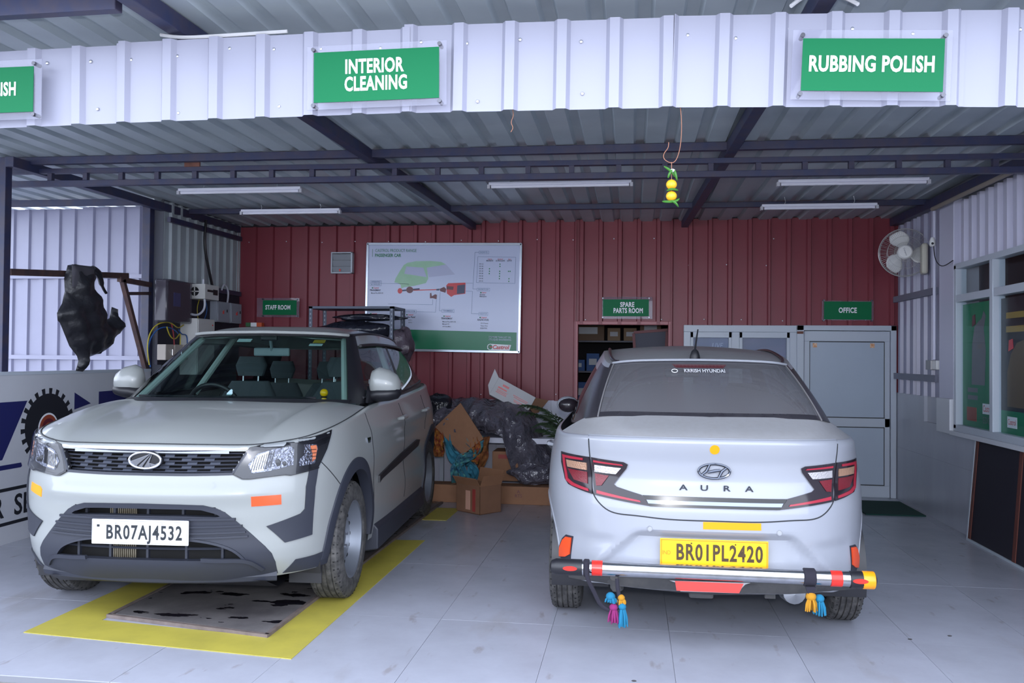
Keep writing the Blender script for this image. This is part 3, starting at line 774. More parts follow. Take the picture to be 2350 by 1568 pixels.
# lower bumper insert
lo = empty('lower_grille', (0, 0, 0)); lo.parent = suv
full = mirp(LOW)
def frame_patch(name, outer, holes, m, parent, off, th, step=.022):
    B = []; E = []
    for loop in [outer]+holes:
        s0 = len(B); q = []
        for (x1, y1), (x2, y2) in zip(loop, loop[1:]+loop[:1]):
            k = max(1, int(math.hypot(x2-x1, y2-y1)/step)); q += [(x1+(x2-x1)*i/k, y1+(y2-y1)*i/k) for i in range(k)]
        B += q; n = len(q); E += [(s0+i, s0+(i+1) % n) for i in range(n)]
    lo_, hi = np.min(B, 0), np.max(B, 0); I = []
    for x in np.arange(lo_[0]+step/2, hi[0], step):
        for y in np.arange(lo_[1]+step/2, hi[1], step):
            if inside((x, y), outer) and not any(inside((x, y), h) for h in holes) and min((x-p[0])**2+(y-p[1])**2 for p in B) > (step*.4)**2: I.append((x, y))
    vs, es, fs, _, _, _ = geometry.delaunay_2d_cdt([Vector(p) for p in B+I], E, [], 0, 1e-6)
    fs = [f for f in fs if (lambda c: inside(c, outer) and not any(inside(c, h) for h in holes))(tuple(np.mean([vs[i] for i in f], 0)))]
    H = [SK.hit(p[0], p[1], 0) for p in vs]; k = len(vs)
    top = [h-d*off for h, d in H]; bot = [h-d*(off-th) for h, d in H]; cnt = set()
    for f in fs:
        for i in range(len(f)): cnt.add((f[i], f[(i+1) % len(f)]))
    F = [tuple(f) for f in fs]+[(i, j, j+k, i+k) for (i, j) in cnt if (j, i) not in cnt]
    return MB().add(top+bot, F).build(name, m, parent, 40)
frame_patch('bumper_insert', full, [mirp(SL_LO), mirp(SL_UP)], m_trim, lo, .006, .05)
MB().box(-.56, .56, .16, .165, .30, .66).build('grille_backing', m_hole, lo, 0)
for z in (.540, .508, .486): ribbon('insert_rib', SK, [(-.52+.5*(z-.48), z), (0, z-.004), (.52-.5*(z-.48), z)], 0, .010, m_trim, lo, .016, .015, 40)
ribbon('insert_rib', SK, [(-.46, .575), (0, .578), (.46, .575)], 0, .012, m_trim, lo, .016, .015, 40)
for x in (-.38, -.20, 0, .20, .38):
    MB().bar((x, .075+.2*x*x, .355), (x, .075+.2*x*x, .475), .012, .02, (0, 1, 0)).build('grille_bar', m_trim, lo, 0)
    MB().bar((x*.9, .075+.2*x*x, .585), (x*.9, .075+.2*x*x, .635), .012, .02, (0, 1, 0)).build('grille_bar', m_trim, lo, 0)
MB().tube([(x, .07+.25*x*x, .415) for x in np.linspace(-.46, .46, 15)], .007, 6).build('grille_bar', m_trim, lo)
rad = MB()
for k in range(14): rad.box(-.24+.0105*k, -.236+.0105*k, .14, .15, .33, .63)
rad.build('radiator_fins', mat('brass_fins', (170, 160, 140), .5, metal=.6), lo, 0)
for sg in (1, -1):
    ribbon('insert_lip', SK, [(sg*.30, .372), (sg*.42, .365), (sg*.53, .345), (sg*.575, .30)], 0, .02, m_trim, lo, .022, .02, 20)
    ribbon('insert_fold', SK, [(sg*.50, .362), (sg*.46, .408), (sg*.40, .440), (sg*.30, .466), (sg*.16, .478)], 0, .012, m_trim, lo, .014, .012, 20)
# under tray
MB().add([(-.58, .16, .245), (.58, .16, .245), (.60, .30, .180), (-.60, .30, .180), (-.62, 1.0, .19), (.62, 1.0, .19)], [(0, 1, 2, 3), (3, 2, 5, 4)]).build('under_tray', m_black, lo, 0)
MB().tube([(x, .11+.3*x*x, .262) for x in np.linspace(-.62, .62, 25)], .034, 8).build('bumper_lip', m_trim, lo)
# lamps, cladding, corner pieces (both sides)
HL = [(.484,.930),(.588,.950),(.714,.961),(.811,.970),(.886,.981),(.962,.996),(.914,.897),(.850,.808),(.781,.799),(.683,.785),(.651,.790),(.570,.785),(.475,.777),(.441,.778),(.402,.800),(.421,.832),(.457,.899)]
HLR = [(.473,.843),(.521,.897),(.600,.918),(.683,.928),(.706,.921),(.700,.833),(.572,.809),(.488,.800)]
HLI = [(.765,.933),(.839,.931),(.847,.911),(.824,.830),(.733,.825),(.731,.856),(.763,.879)]
CLAD = [(.767,.794),(.744,.716),(.738,.601),(.714,.579),(.621,.553),(.537,.529),(.586,.484),(.632,.438),(.791,.458),(.792,.581),(.802,.709),(.827,.805)]
CORN = [(.622,.268),(.675,.338),(.798,.342),(.927,.353),(.93,.30),(.92,.268),(.76,.266)]
m_refl = mat('lamp_reflector', (150, 153, 164), .16, metal=1, bump=(70, .9, .012), var=(30, .8, (90, 92, 104)))
m_refl2 = mat('lamp_reflector_ribbed', (215, 216, 226), .1, metal=1, bump=(60, .7, .006), stretch=(6, 1, .2))
m_amber = mat('amber_lens', (214, 120, 78), .15, bump=(160, .6, .004))
m_lens = glass('lamp_lens', (.93, .94, .97), .02, 1.45)
for sg in (1, -1):
    fp = sg < 0
    hl = empty('headlamp', (0, 0, 0)); hl.parent = suv
    patch('lamp_housing', SK, HL, 35, m_lampb, hl, .003, .02, flip=fp)
    patch('reflector', SK, HLR, 35, m_refl, hl, .007, .008, flip=fp)
    patch('ribbed_reflector', SK, [(.480,.835),(.521,.890),(.575,.908),(.560,.860),(.545,.812),(.490,.806)], 35, m_refl2, hl, .010, .008, flip=fp)
    for k_ in range(9):
        u_ = .484+.012*k_; ribbon('reflector_rib', SK, [(u_, .812+.002*k_), (u_+.022, .878+.004*k_)], 35, .0035, m_lampb, hl, .013, .008, 8, flip=fp)
    for z_ in (.85, .868, .886, .904): ribbon('indicator_rib', SK, [(.772, z_), (.835, z_)], 35, .003, m_lampb, hl, .0125, .006, 8, flip=fp)
    patch('indicator', SK, HLI, 35, m_refl, hl, .007, .008, flip=fp)
    patch('amber_bulb_cover', SK, [(.800,.925),(.836,.926),(.842,.908),(.828,.850),(.808,.842),(.812,.880)], 35, m_amber, hl, .010, .006, flip=fp)
    b = math.radians(35)
    for (u, z, r) in ((.62, .848, .018), (.655, .842, .012)):
        h, d = SK.hit(u*sg, z, b*sg); MB().lathe([(0, -.002), (r, 0), (r*1.1, .006), (r*.7, .01)], 'y', (h.x, h.y-.012, h.z), 14).build('bulb_cap', m_lampb, hl)
    patch('lens', SK, HL, 35, m_lens, hl, .020, .004, flip=fp, slope=None)
    ribbon('lamp_gasket', SK, [HL[14], HL[13], HL[12], HL[11], HL[10], HL[9], HL[8], HL[7]], 35, .010, m_lampb, hl, .010, .012, 40, flip=fp, lin=True)
    patch('corner_cladding', SK, CLAD, 40, m_trim, suv, .008, .012, flip=fp)
    patch('corner_sill', SK, CORN, 45, m_trim, suv, .008, .012, flip=fp)
    arc_cover('wheel_arch_moulding', SK, wy1, wz, .405, .475, sg, m_trim, suv, -6, 184, ys=.85)
    arc_cover('wheel_arch_moulding', SK, wy2, wz, .405, .475, sg, m_trim, suv, -6, 184, ys=.9)
    MB().add([(sg*.915, 1.27, .30), (sg*.915, 2.95, .30), (sg*.915, 2.95, .17), (sg*.915, 1.27, .17), (sg*.80, 1.27, .15), (sg*.80, 2.95, .15), (sg*.86, 1.27, .36), (sg*.86, 2.95, .36)], [(0, 1, 2, 3), (3, 2, 5, 4), (6, 7, 1, 0), (0, 3, 4, 6), (1, 7, 5, 2)]).build('side_sill', m_trim, suv, 0, .01)
    patch('door_moulding', SK, [(1.343,.585),(1.35,.628),(2.01,.70),(2.62,.745),(2.72,.735),(2.68,.688),(1.963,.635),(1.428,.600)], 90, m_black, suv, .014, .016, flip=fp, step=.03)
    ribbon('door_gap', SK, [(1.09,1.05),(1.10,.967),(1.13,.897),(1.165,.793),(1.20,.657),(1.20,.36)], 90, .007, m_seam, suv, flip=fp)
    ribbon('door_gap', SK, [(2.08,1.06),(2.09,.934),(2.15,.654),(2.19,.486),(2.19,.36)], 90, .007, m_seam, suv, flip=fp)
    ribbon('door_gap', SK, [(3.02,1.08),(3.0,.95),(2.96,.80)], 90, .007, m_seam, suv, flip=fp)
    ribbon('bumper_gap', SK, [(.719,.832),(.803,.764),(.913,.676)], 60, .005, m_seam, suv, flip=fp)
    for y in (1.93, 2.88):
        h, d = SK.hit(sg*y, .965, math.radians(90*sg)); hx_ = h.x
        hh = MB().tube([(hx_+sg*.012, y-.10, .962), (hx_+sg*.04, y-.07, .968), (hx_+sg*.045, y, .972), (hx_+sg*.04, y+.07, .970), (hx_+sg*.012, y+.10, .966)], [.010, .015, .016, .015, .010], 8).build('door_handle', m_pearl, suv)
    patch('side_repeater', SK, [(1.0,.905),(1.075,.905),(1.085,.872),(1.02,.872)], 90, m_chrome, suv, .008, .008, flip=fp, step=.015)
    # mirror: cap, lower case, arm
    mr_ = empty('door_mirror', (sg*.84, 1.55, 1.19)); mr_.parent = suv
    def shell(name, rows, m):
        v = []; n = 14
        for (x, cz, hy, hz) in rows:
            for i in range(n):
                q = 2*math.pi*i/n; v.append((sg*x, -hy*math.cos(q)*(1 if math.cos(q) > 0 else .35), cz+hz*math.sin(q)))
        f = [tuple(range(n)), tuple((len(rows)-1)*n+i for i in range(n))]
        for r in range(len(rows)-1):
            for i in range(n): f.append((r*n+i, r*n+(i+1) % n, (r+1)*n+(i+1) % n, (r+1)*n+i))
        return MB().add(v, f).build(name, m, mr_, 50)
    cap_o = shell('mirror_case', [(-.055, .02, .03, .04), (-.04, .03, .07, .085), (.01, .036, .10, .105), (.08, .028, .095, .095), (.13, .016, .07, .072), (.152, .006, .03, .042)], m_pearl)
    shell('mirror_lower', [(-.11, -.085, .03, .02), (-.07, -.062, .07, .05), (.01, -.042, .106, .052), (.08, -.038, .100, .050), (.135, -.032, .075, .040), (.156, -.024, .03, .02)], m_black)
    MB().tube([(-sg*.13, .01, -.13), (-sg*.10, -.01, -.095), (-sg*.04, -.02, -.062)], [.030, .034, .03], 10).build('mirror_arm', m_black, mr_)
    # sail panel
    MB().add([(sg*.80, 1.36, 1.10), (sg*.812, 1.58, 1.10), (sg*.765, 1.55, 1.20), (sg*.815, 1.36, 1.095), (sg*.826, 1.58, 1.095), (sg*.785, 1.56, 1.20)], [(0, 1, 2), (3, 5, 4), (0, 3, 4, 1), (1, 4, 5, 2), (2, 5, 3, 0)]).build('mirror_sail', m_black, suv, 0)
    well(suv, sg*.55, sg*.80, wy1, wz, .41, m_black); well(suv, sg*.55, sg*.82, wy2, wz, .42, m_black)
    wheel(suv, sg*.785, wy1, wR, .195, .212, sg, 1); wheel(suv, sg*.785, wy2, wR, .195, .212, sg, 2)
    MB().box(min(sg*.62, sg*.80), max(sg*.62, sg*.80), .42, .432, .17, .28).build('mud_flap', m_black, suv, 0)
# reflective stickers
patch('reflective_sticker', SK, [(.526,.686),(.674,.687),(.676,.637),(.528,.635)], 20, m_refo, suv, .003, .003, .015)['label'] = 'orange reflective sticker'
patch('reflective_sticker', SK, [(-.681,.722),(-.575,.708),(-.555,.695),(-.560,.655),(-.688,.678)], -35, m_refy, suv, .003, .003, .015)['label'] = 'yellow reflective sticker'
# number plate
np_ = empty('number_plate', (0, -.012, .512)); np_.parent = suv; np_['label'] = 'white number plate'
MB().box(-.25, .25, -.004, .004, -.062, .062).build('plate', m_platew, np_, 0, .006, 3)
MB().box(-.246, .246, -.0055, -.004, .053, .0555).box(-.246, .246, -.0055, -.004, -.0555, -.053).box(-.246, -.2435, -.0055, -.004, -.0555, .0555).box(.2435, .246, -.0055, -.004, -.0555, .0555).build('plate_rim', mat('plate_rim_blue', (150, 150, 215), .4), np_, 0)
plate_letters('BR07AJ4532', np_, (.022, -.0045, -.004), .068, m_ink, .70, space=1.16)
MB().box(-.222, -.208, -.0062, -.004, .024, .036).build('plate_mark', m_ink, np_, 0)
for x in (-.125, .115): MB().ell((x, -.004, .045), (.005, .004, .005), 8, 4).build('plate_screw', m_screw, np_)
MB().box(-.15, .15, .004, .05, -.05, .05).build('plate_bracket', m_black, np_, 0)
# cabin
cb = empty('cabin', (0, 0, 0)); cb.parent = suv
MB().add([(-.74, 1.12, 1.06), (.74, 1.12, 1.06), (.74, 1.62, 1.06), (-.74, 1.62, 1.06), (-.74, 1.66, .7), (.74, 1.66, .7), (0, 1.0, 1.09), (-.74, 1.30, 1.085), (.74, 1.30, 1.085)], [(0, 6, 1, 8, 7), (7, 8, 2, 3), (3, 2, 5, 4)]).build('dashboard', m_inner, cb, 30)
MB().box(-.80, .80, 1.4, 3.7, .30, .33).build('cabin_floor', m_inner, cb, 0)
st = MB().tube([(-.36+.185*math.cos(t), 1.72-.06*math.sin(t), 1.02+.175*math.sin(t)) for t in np.linspace(0, 2*math.pi, 33)[:-1]], .016, 8, True)
st.bar((-.54, 1.72, 1.02), (-.18, 1.72, 1.02), .02, .05).bar((-.36, 1.72, 1.02), (-.36, 1.77, .86), .02, .06).ell((-.36, 1.72, 1.01), (.06, .03, .055)).build('steering_wheel', m_black, cb, 40)
for x in (-.36, .36): seat(suv, x, 2.05, .62, .24, m_cloth, 1, .58)
for x in (-.42, 0, .42): seat(suv, x, 2.95, .64, .22, m_cloth, 1, .52)
hlr = S['roof'].copy(); hlr[..., 2] -= .035; hlr[..., 0] *= .97; arr_obj('headliner', hlr[14:], m_head, cb)
for sg in (1, -1):
    q = [(lambda a, b: tuple(a*(1-t)+b*t))(G[3*step, 0]+np.array([-.05, .03, 0]), G[3*step, -1]+np.array([-.03, .02, -.03])) for t in np.linspace(0, 1, 8)]
    MB().tube([(p[0]*sg, p[1], p[2]) for p in q], .022, 8).build('pillar_lining', m_head, cb)
    q = [(lambda a, b: tuple(a*(1-t)+b*t))(G[int(5.8*step), 0]+np.array([-.04, 0, 0]), G[int(5.8*step), -1]+np.array([-.03, 0, -.02])) for t in np.linspace(0, 1, 8)]
    MB().tube([(p[0]*sg, p[1], p[2]) for p in q], .024, 8).build('pillar_lining', m_head, cb)
MB().box(-.13, .13, 1.83, 1.86, 1.395, 1.455).bar((0, 1.80, 1.54), (0, 1.845, 1.43), .02, .03).build('rear_view_mirror', mat('mirror_back', (120, 134, 140), .4), cb, 0, .012)
MB().box(-.06, .06, 1.77, 1.80, 1.505, 1.545).build('sensor_cover', m_black, cb, 0, .008)
# things stuck on the windscreen
def on_ws(ci, t): 
    i = int(round(abs(ci)*step)); j = int(round(t*(mr-1))); p = G[i, j]; return Vector((p[0]*(1 if ci >= 0 else -1), p[1], p[2]))
def sticker(name, x, z, w, h, m):
    hp = SKG.hit(x, z, 0)[0]; e1 = SKG.hit(x+w/2, z, 0)[0]-SKG.hit(x-w/2, z, 0)[0]; e2 = SKG.hit(x, z+h/2, 0)[0]-SKG.hit(x, z-h/2, 0)[0]
    return MB().poly([(-.5, -.5), (.5, -.5), (.5, .5), (-.5, .5)], hp+Vector((0, .006, -.002)), e1, e2, Vector((0, -1, .5)), .001).build(name, m, suv, 0)
sticker('windscreen_sticker', -.12, 1.505, .10, .022, mat('sticker_pale', (190, 215, 215), .5))
sticker('windscreen_sticker', .395, 1.502, .075, .022, mat('sticker_olive', (176, 150, 40), .5)); sticker('windscreen_sticker', .385, 1.478, .085, .016, mat('sticker_pale', (190, 215, 215), .5))
sp = SKG.hit(.02, 1.17, 0)[0]
MB().poly([(-.016, -.028), (.016, -.028), (.018, -.010), (.012, .008), (.008, .022), (0, .030), (-.008, .022), (-.012, .008), (-.018, -.010)], sp+Vector((0, -.004, .0)), (1, 0, 0), (0, .75, .6), (0, -.6, .75), .002).build('figure_sticker', mat('sticker_silver', (165, 195, 200), .35), suv, 0)
# yellow toy bulb on the dash top
bt = empty('dash_ornament', (.56, 1.24, 1.12)); bt.parent = suv
MB().ell((0, 0, .045), (.026, .026, .026), 14, 10).build('ornament_head', mat('yellow_plastic', (248, 190, 20), .3), bt)
MB().lathe([(.012, -.02), (.020, -.01), (.012, .02)], 'z', (0, 0, 0), 12).build('ornament_foot', MATS['yellow_plastic'], bt)
MB().lathe([(.014, .012), (.022, .018), (.014, .024)], 'z', (0, 0, 0), 12).build('ornament_collar', m_black, bt)
# ================================================================== sedan
m_wht = mat('cool_white_paint', (150, 153, 162), .32, coat=.5, var=(3, .12, (146, 146, 150)))
m_roofgrey = mat('greyer_white_paint', (140, 140, 143), .55, coat=.2, var=(30, .3, (126, 124, 122)))  # greyer, rougher, mottled white for the roof and boot deck
sed = empty('sedan', (.3934, 4.2386, 0), .0128)
tag(sed, 'white sedan with its boot to the open side and a yellow number plate', 'car')
S2 = sed_shapes(); SK2 = Skin([S2['belt'], S2['deck']]); SKG2 = Skin([S2['green']])
ay1, ay2, az, aR = .745, 3.19, .292, .292
def b2_test(c):
    x, y, z = c
    if abs(x) > .5:
        for wy in (ay1, ay2):
            if math.hypot(y-wy, z-az) < .345: return False
    return True
R2 = mirror_ring(S2['belt'])
MB().add(R2.reshape(-1, 3), keep(R2, True, b2_test)).build('body_shell', m_wht, sed, 30)
dk = np.concatenate([S2['deck'][::-1]*np.array([-1, 1, 1]), S2['deck'][1:]], 0)
deck = arr_obj('boot_deck', dk, m_roofgrey, sed, ang=25)
# bonnet closing the nose
nz = S2['nose']; bn = np.stack([np.stack([nz[:, 0]*w, nz[:, 1], nz[:, 2]+.07*(1-w*w)*np.clip((3.95-nz[:, 1])/.5, 0, 1)], 1) for w in np.linspace(-1, 1, 21)], 1)
arr_obj('bonnet', bn, m_wht, sed)
G2 = S2['green']; nc2 = G2.shape[0]; st2 = (nc2-1)//11; mr2 = G2.shape[1]
GR2 = mirror_ring(G2); NR2 = GR2.shape[0]
grp = {'rear_window': [], 'window_border': [], 'pillar_panel': [], 'side_glass': [], 'cant_rail': []}
for i in range(NR2):
    for j in range(mr2-1):
        h0 = i if i < nc2 else NR2-i; i1 = (i+1) % NR2; h1 = i1 if i1 < nc2 else NR2-i1
        ci = (h0+h1)/2/st2; t = (j+.5)/(mr2-1)
        if ci < 2.55: k = 'rear_window' if .09 < t < .95 else 'window_border'
        elif ci < 3.1: k = 'window_border'
        elif ci < 5.0: k = 'window_border' if t < .93 else 'cant_rail'
        elif ci < 8.6: k = 'side_glass' if .05 < t < .82 else ('cant_rail' if t >= .82 else 'window_border')
        elif ci < 9.2: k = 'cant_rail'
        else: k = 'side_glass'
        grp[k].append((i*mr2+j, i1*mr2+j, i1*mr2+j+1, i*mr2+j+1))
m_rg = glass('rear_window_glass', (.36, .38, .40), .03, 1.45, ((150, 148, 154), .34))
V2 = GR2.reshape(-1, 3)
m_border = mat('window_ceramic_black', (46, 44, 50), .25, var=(20, .3, (70, 68, 72)))
for k, m in (('rear_window', m_rg), ('window_border', m_border), ('side_glass', m_sg), ('cant_rail', m_wht)):
    ob = MB().add(V2, grp[k]).build(k, m, sed, 35)
    bm = bmesh.new(); bm.from_mesh(ob.data); bmesh.ops.delete(bm, geom=[v for v in bm.verts if not v.link_faces], context='VERTS'); bm.to_mesh(ob.data); bm.free()
rf2 = arr_obj('roof', S2['roof'], m_roofgrey, sed, ang=30)
for sg in (1, -1):
    q = [(p[0]*.93*sg, p[1], p[2]+.012) for p in G2[int(2.9*st2):int(8.5*st2), -1]]
    MB().tube(q, .010, 8).build('roof_moulding', m_border, rf2)
    q = [(p[0]*sg, p[1]-.002, p[2]+.002) for p in np.array([G2[int(2.7*st2), j] for j in range(mr2)])]
    MB().tube(q, .004, 6).build('window_seal', mat('seal_grey', (120, 118, 120), .6), sed)
q = [(p[0], p[1]-.006, p[2]+.004) for p in G2[:int(2.9*st2), -1]]; q = [(-p[0], p[1], p[2]) for p in q[::-1]]+q[1:]
MB().tube(q, .007, 8).build('roof_edge', m_wht, rf2)
# aerial
ae = empty('aerial', (0, 1.02, 1.425)); ae.parent = sed
MB().lathe([(.030, -.02), (.028, .0), (.020, .025), (.010, .035), (0, .036)], 'z', (-.01, 0, 0), 14).build('aerial_base', m_black, ae)
MB().tube([(-.01, 0, .03), (.0, .03, .09), (.012, .06, .155)], [.006, .005, .004], 8).build('aerial_rod', m_black, ae)
# high brake lamp and dealer lettering on the glass
hb = SKG2.hit(.0, 1.362, 0)[0]
patch('high_brake_lamp', SKG2, [(-.16, 1.374), (.14, 1.374), (.12, 1.355), (-.14, 1.355)], 0, mat('dull_red_lens', (96, 46, 50), .3), sed, .003, .004, .02)
p0 = SKG2.hit(0, 1.335, 0)[0]; p1 = SKG2.hit(0, 1.36, 0)[0]; vd = (p1-p0).normalized()
text('dealer_lettering', 'KRRISH HYUNDAI', .042, m_white, sed, p0+Vector((.012, -.014, .003)), (1, 0, 0), vd, .46, .006, .001)
MB().tube([(-.150+.016*math.cos(t), p0.y-.018+.012*math.sin(t), p0.z+.003+.009*math.sin(t)) for t in np.linspace(0, 2*math.pi, 17)[:-1]], .0018, 5, True).build('dealer_mark', m_white, sed)
# boot lid gap and lip
ribbon('boot_gap', SK2, [(-.603,1.012),(-.596,.911),(-.585,.82),(-.574,.727),(-.545,.690),(-.50,.660),(-.39,.648),(-.25,.640),(0,.637),(.25,.640),(.39,.648),(.50,.660),(.545,.690),(.574,.727),(.585,.82),(.596,.911),(.603,1.012)], 0, .006, m_seam, sed, .0015, .003, 120)
le = dk[:, 0]
MB().tube([(p[0], p[1]+.004, p[2]-.001) for p in le], .004, 6).build('boot_lip', m_wht, deck)
# tail lamps
m_dchr = mat('dark_chrome', (92, 96, 106), .12, metal=1)
m_lampk = mat('lamp_smoked', (40, 34, 40), .12)
m_redl = mat('red_light_guide', (160, 40, 58), .2)
m_redd = mat('dark_red_lens', (110, 30, 40), .15, bump=(200, .4, .003))
m_clear = mat('clear_prism_lens', (205, 200, 200), .12, metal=.5, bump=(120, .7, .005))
m_clearA = mat('amber_prism_lens', (180, 140, 116), .15, metal=.3, bump=(120, .6, .005))
TLO = [(.872,.905),(.595,.907),(.552,.729),(.639,.738),(.749,.752),(.792,.775),(.858,.852)]
TLI = [(.590,.907),(.428,.898),(.408,.888),(.414,.868),(.475,.788),(.460,.777),(.341,.748),(.303,.698),(.571,.727)]
for sg in (1, -1):
    fp = sg < 0
    tl = empty('tail_lamp', (0, 0, 0)); tl.parent = sed
    patch('outer_lamp', SK2, TLO, 35, m_lampk, tl, .008, .012, flip=fp)
    patch('light_guide', SK2, [(.848,.893),(.640,.897),(.640,.886),(.812,.880),(.800,.845),(.758,.782),(.700,.766),(.580,.752),(.576,.740),(.715,.752),(.775,.770),(.820,.840)], 35, m_redl, tl, .012, .006, .012, fp)
    patch('indicator', SK2, [(.795,.872),(.610,.876),(.606,.840),(.775,.838)], 35, m_clearA, tl, .012, .006, flip=fp)
    patch('brake_lens', SK2, [(.770,.830),(.604,.832),(.590,.775),(.700,.782)], 35, m_redd, tl, .012, .006, flip=fp)
    patch('inner_lamp', SK2, TLI, 0, m_lampk, tl, .008, .012, flip=fp)
    patch('light_guide', SK2, [(.578,.894),(.436,.886),(.430,.880),(.578,.884)], 0, m_redl, tl, .012, .006, .012, fp)
    patch('reverse_lens', SK2, [(.572,.872),(.440,.868),(.466,.836),(.572,.838)], 0, m_clear, tl, .012, .006, flip=fp)
    patch('brake_lens', SK2, [(.570,.830),(.500,.826),(.536,.776),(.562,.772)], 0, m_redd, tl, .012, .006, flip=fp)
    patch('light_guide', SK2, [(.560,.752),(.350,.722),(.345,.714),(.560,.736)], 0, m_redl, tl, .012, .006, .012, fp)
    rr = [(.712,.483),(.765,.478),(.800,.455),(.842,.405),(.858,.352),(.775,.372),(.728,.395)]
    rh = [(.700,.492),(.770,.487),(.812,.460),(.856,.408),(.880,.340),(.885,.315),(.70,.315),(.735,.345),(.722,.395)]
    patch('reflector_housing', SK2, rh, 35, m_trim, sed, .004, .008, flip=fp)
    patch('rear_reflector', SK2, rr, 35, m_refo, sed, .012, .012, flip=fp)
    arc_cover('wheel_arch_lip', SK2, ay1, az, .335, .360, sg, m_wht, sed, -5, 185, .003)
    well(sed, sg*.5, sg*.80, ay1, az, .35, m_black); well(sed, sg*.5, sg*.80, ay2, az, .35, m_black)
    wheel(sed, sg*.735, ay1, aR, .17, .185, sg, 0); wheel(sed, sg*.735, ay2, aR, .17, .185, sg, 1)
    ribbon('door_gap', SK2, [(1.12,.98),(1.10,.80),(1.16,.60),(1.20,.45)], 90, .006, m_seam, sed, flip=fp)
    for y in (1.33, 2.25): MB().tube([(sg*.855, y-.09, .858), (sg*.888, y-.06, .862), (sg*.892, y, .864), (sg*.888, y+.06, .862), (sg*.855, y+.09, .858)], [.009, .014, .015, .014, .009], 8).build('door_handle', m_wht, sed)
    mm = empty('door_mirror', (sg*.795, 2.42, 1.04)); mm.parent = sed
    MB().ell((sg*.045, 0, .01), (.085, .06, .062), 16, 10).build('mirror_case', m_wht, mm); MB().ell((sg*.040, -.02, .006), (.078, .055, .054), 16, 10).build('mirror_glass', m_lampk, mm)
    MB().tube([(-sg*.14, .04, -.05), (0, .01, -.03)], [.025, .03], 8).build('mirror_arm', m_black, mm)
    sens = SK2.hit(sg*.301, .590, 0)[0]
    MB().lathe([(0, -.003), (.010, -.003), (.0105, 0), (.013, -.001), (.014, .006)], 'y', tuple(sens+Vector((0, -.002, 0))), 16).build('parking_sensor', mat('sensor_white', (150, 152, 158), .4), sed)
# black and chrome garnish across the boot
patch('boot_garnish', SK2, [(-.338,.747),(.338,.747),(.303,.697),(-.303,.697)], 0, m_lampb, sed, .008, .012)
patch('chrome_blade', SK2, [(-.318,.728),(.318,.728),(.309,.711),(-.309,.711)], 0, mat('blade_chrome', (128, 134, 150), .1, metal=1), sed, .013, .008)
# maker's badge and model name
bd = SK2.hit(0, .870, 0)[0]; be = empty('boot_badge', bd+Vector((0, -.008, 0))); be.parent = sed
MB().tube([(.073*math.cos(t), 0, .034*math.sin(t)) for t in np.linspace(0, 2*math.pi, 49)[:-1]], .006, 8, True).build('badge_ring', m_dchr, be)
hp = MB()
hp.tube([(-.060, 0, -.020), (-.036, 0, .0), (-.020, 0, .033)], [.005, .008, .006], 8).tube([(.060, 0, .020), (.036, 0, 0), (.020, 0, -.033)], [.005, .008, .006], 8).tube([(-.030, 0, -.006), (0, 0, .001), (.030, 0, .006)], [.006, .008, .006], 8)
hp.build('badge_letter', m_dchr, be)
for c, x in zip('AURA', (-.144, -.046, .058, .163)):
    hp_ = SK2.hit(x, .789, 0)[0]; text('model_lettering', c, .026, m_dchr, sed, hp_+Vector((0, -.006, 0)), (1, 0, 0), (0, 0, 1), 1.5, .02, .002)
# yellow stickers
patch('reflective_sticker', SK2, [(-.052,.632),(.216,.633),(.217,.599),(-.052,.597)], 0, m_refy, sed, .002, .003, .03)['label'] = 'yellow reflective strip'
patch('round_sticker', SK2, [(.023*math.cos(t)-.001, .975+.023*math.sin(t)) for t in np.linspace(0, 2*math.pi, 25)[:-1]], 0, m_refy, sed, .002, .003, .02)['label'] = 'round yellow reflector'
# number plate
n2 = empty('number_plate', (0, .018, .482)); n2.parent = sed; n2['label'] = 'yellow number plate'
MB().box(-.252, .252, -.004, .004, -.064, .064).build('plate', m_platey, n2, 0, .006, 3)
m_or = mat('plate_rim_orange', (214, 120, 10), .4)
MB().box(-.247, .247, -.0055, -.004, .056, .059).box(-.247, .247, -.0055, -.004, -.059, -.056).box(-.247, -.244, -.0055, -.004, -.059, .059).box(.244, .247, -.0055, -.004, -.059, .059).build('plate_rim', m_or, n2, 0)
plate_letters('BR01PL2420', n2, (.024, -.0045, -.002), .074, m_inky, .66, space=1.14)
text('country_lettering', 'IND', .020, m_or, n2, (-.222, -.0045, -.004), sx=.8)
for x in (-.105, .100): MB().ell((x, -.004, .044), (.004, .003, .004), 8, 4).build('plate_screw', m_inky, n2)
# under-bumper valance, exhaust boxes
va = MB(); xs2 = np.linspace(-.70, .70, 29); vv = []
for x in xs2: y = .035+.32*x*x; vv += [(x, y, .335-.01*abs(x)), (x, y+.03, .29), (x, y+.10, .255+.02*abs(x)), (x, y+.6, .25)]
ff = [(4*i+j, 4*i+4+j, 4*i+5+j, 4*i+1+j) for i in range(28) for j in range(3)]
patch('diffuser', SK2, [(-.66, .345), (-.40, .368), (.40, .368), (.66, .345), (.66, .283), (-.66, .283)], 0, mat('dusty_black', (66, 66, 68), .8, var=(9, .6, (92, 90, 88))), sed, .006, .01, .03)
va.add(vv, ff).build('valance', mat('dusty_black', (66, 66, 68), .8, var=(9, .6, (92, 90, 88))), sed, 40)
MB().lathe([(.0, -.12), (.055, -.10), (.07, 0), (.055, .2), (0, .22)], 'y', (.43, .42, .23), 16).build('silencer', m_steel, sed)
MB().box(-.10, .02, .20, .24, .215, .26).build('tow_eye', MATS['dusty_black'], sed, 0, .01)
MB().box(.27, .32, .22, .25, .225, .26).build('bracket', MATS['dusty_black'], sed, 0)
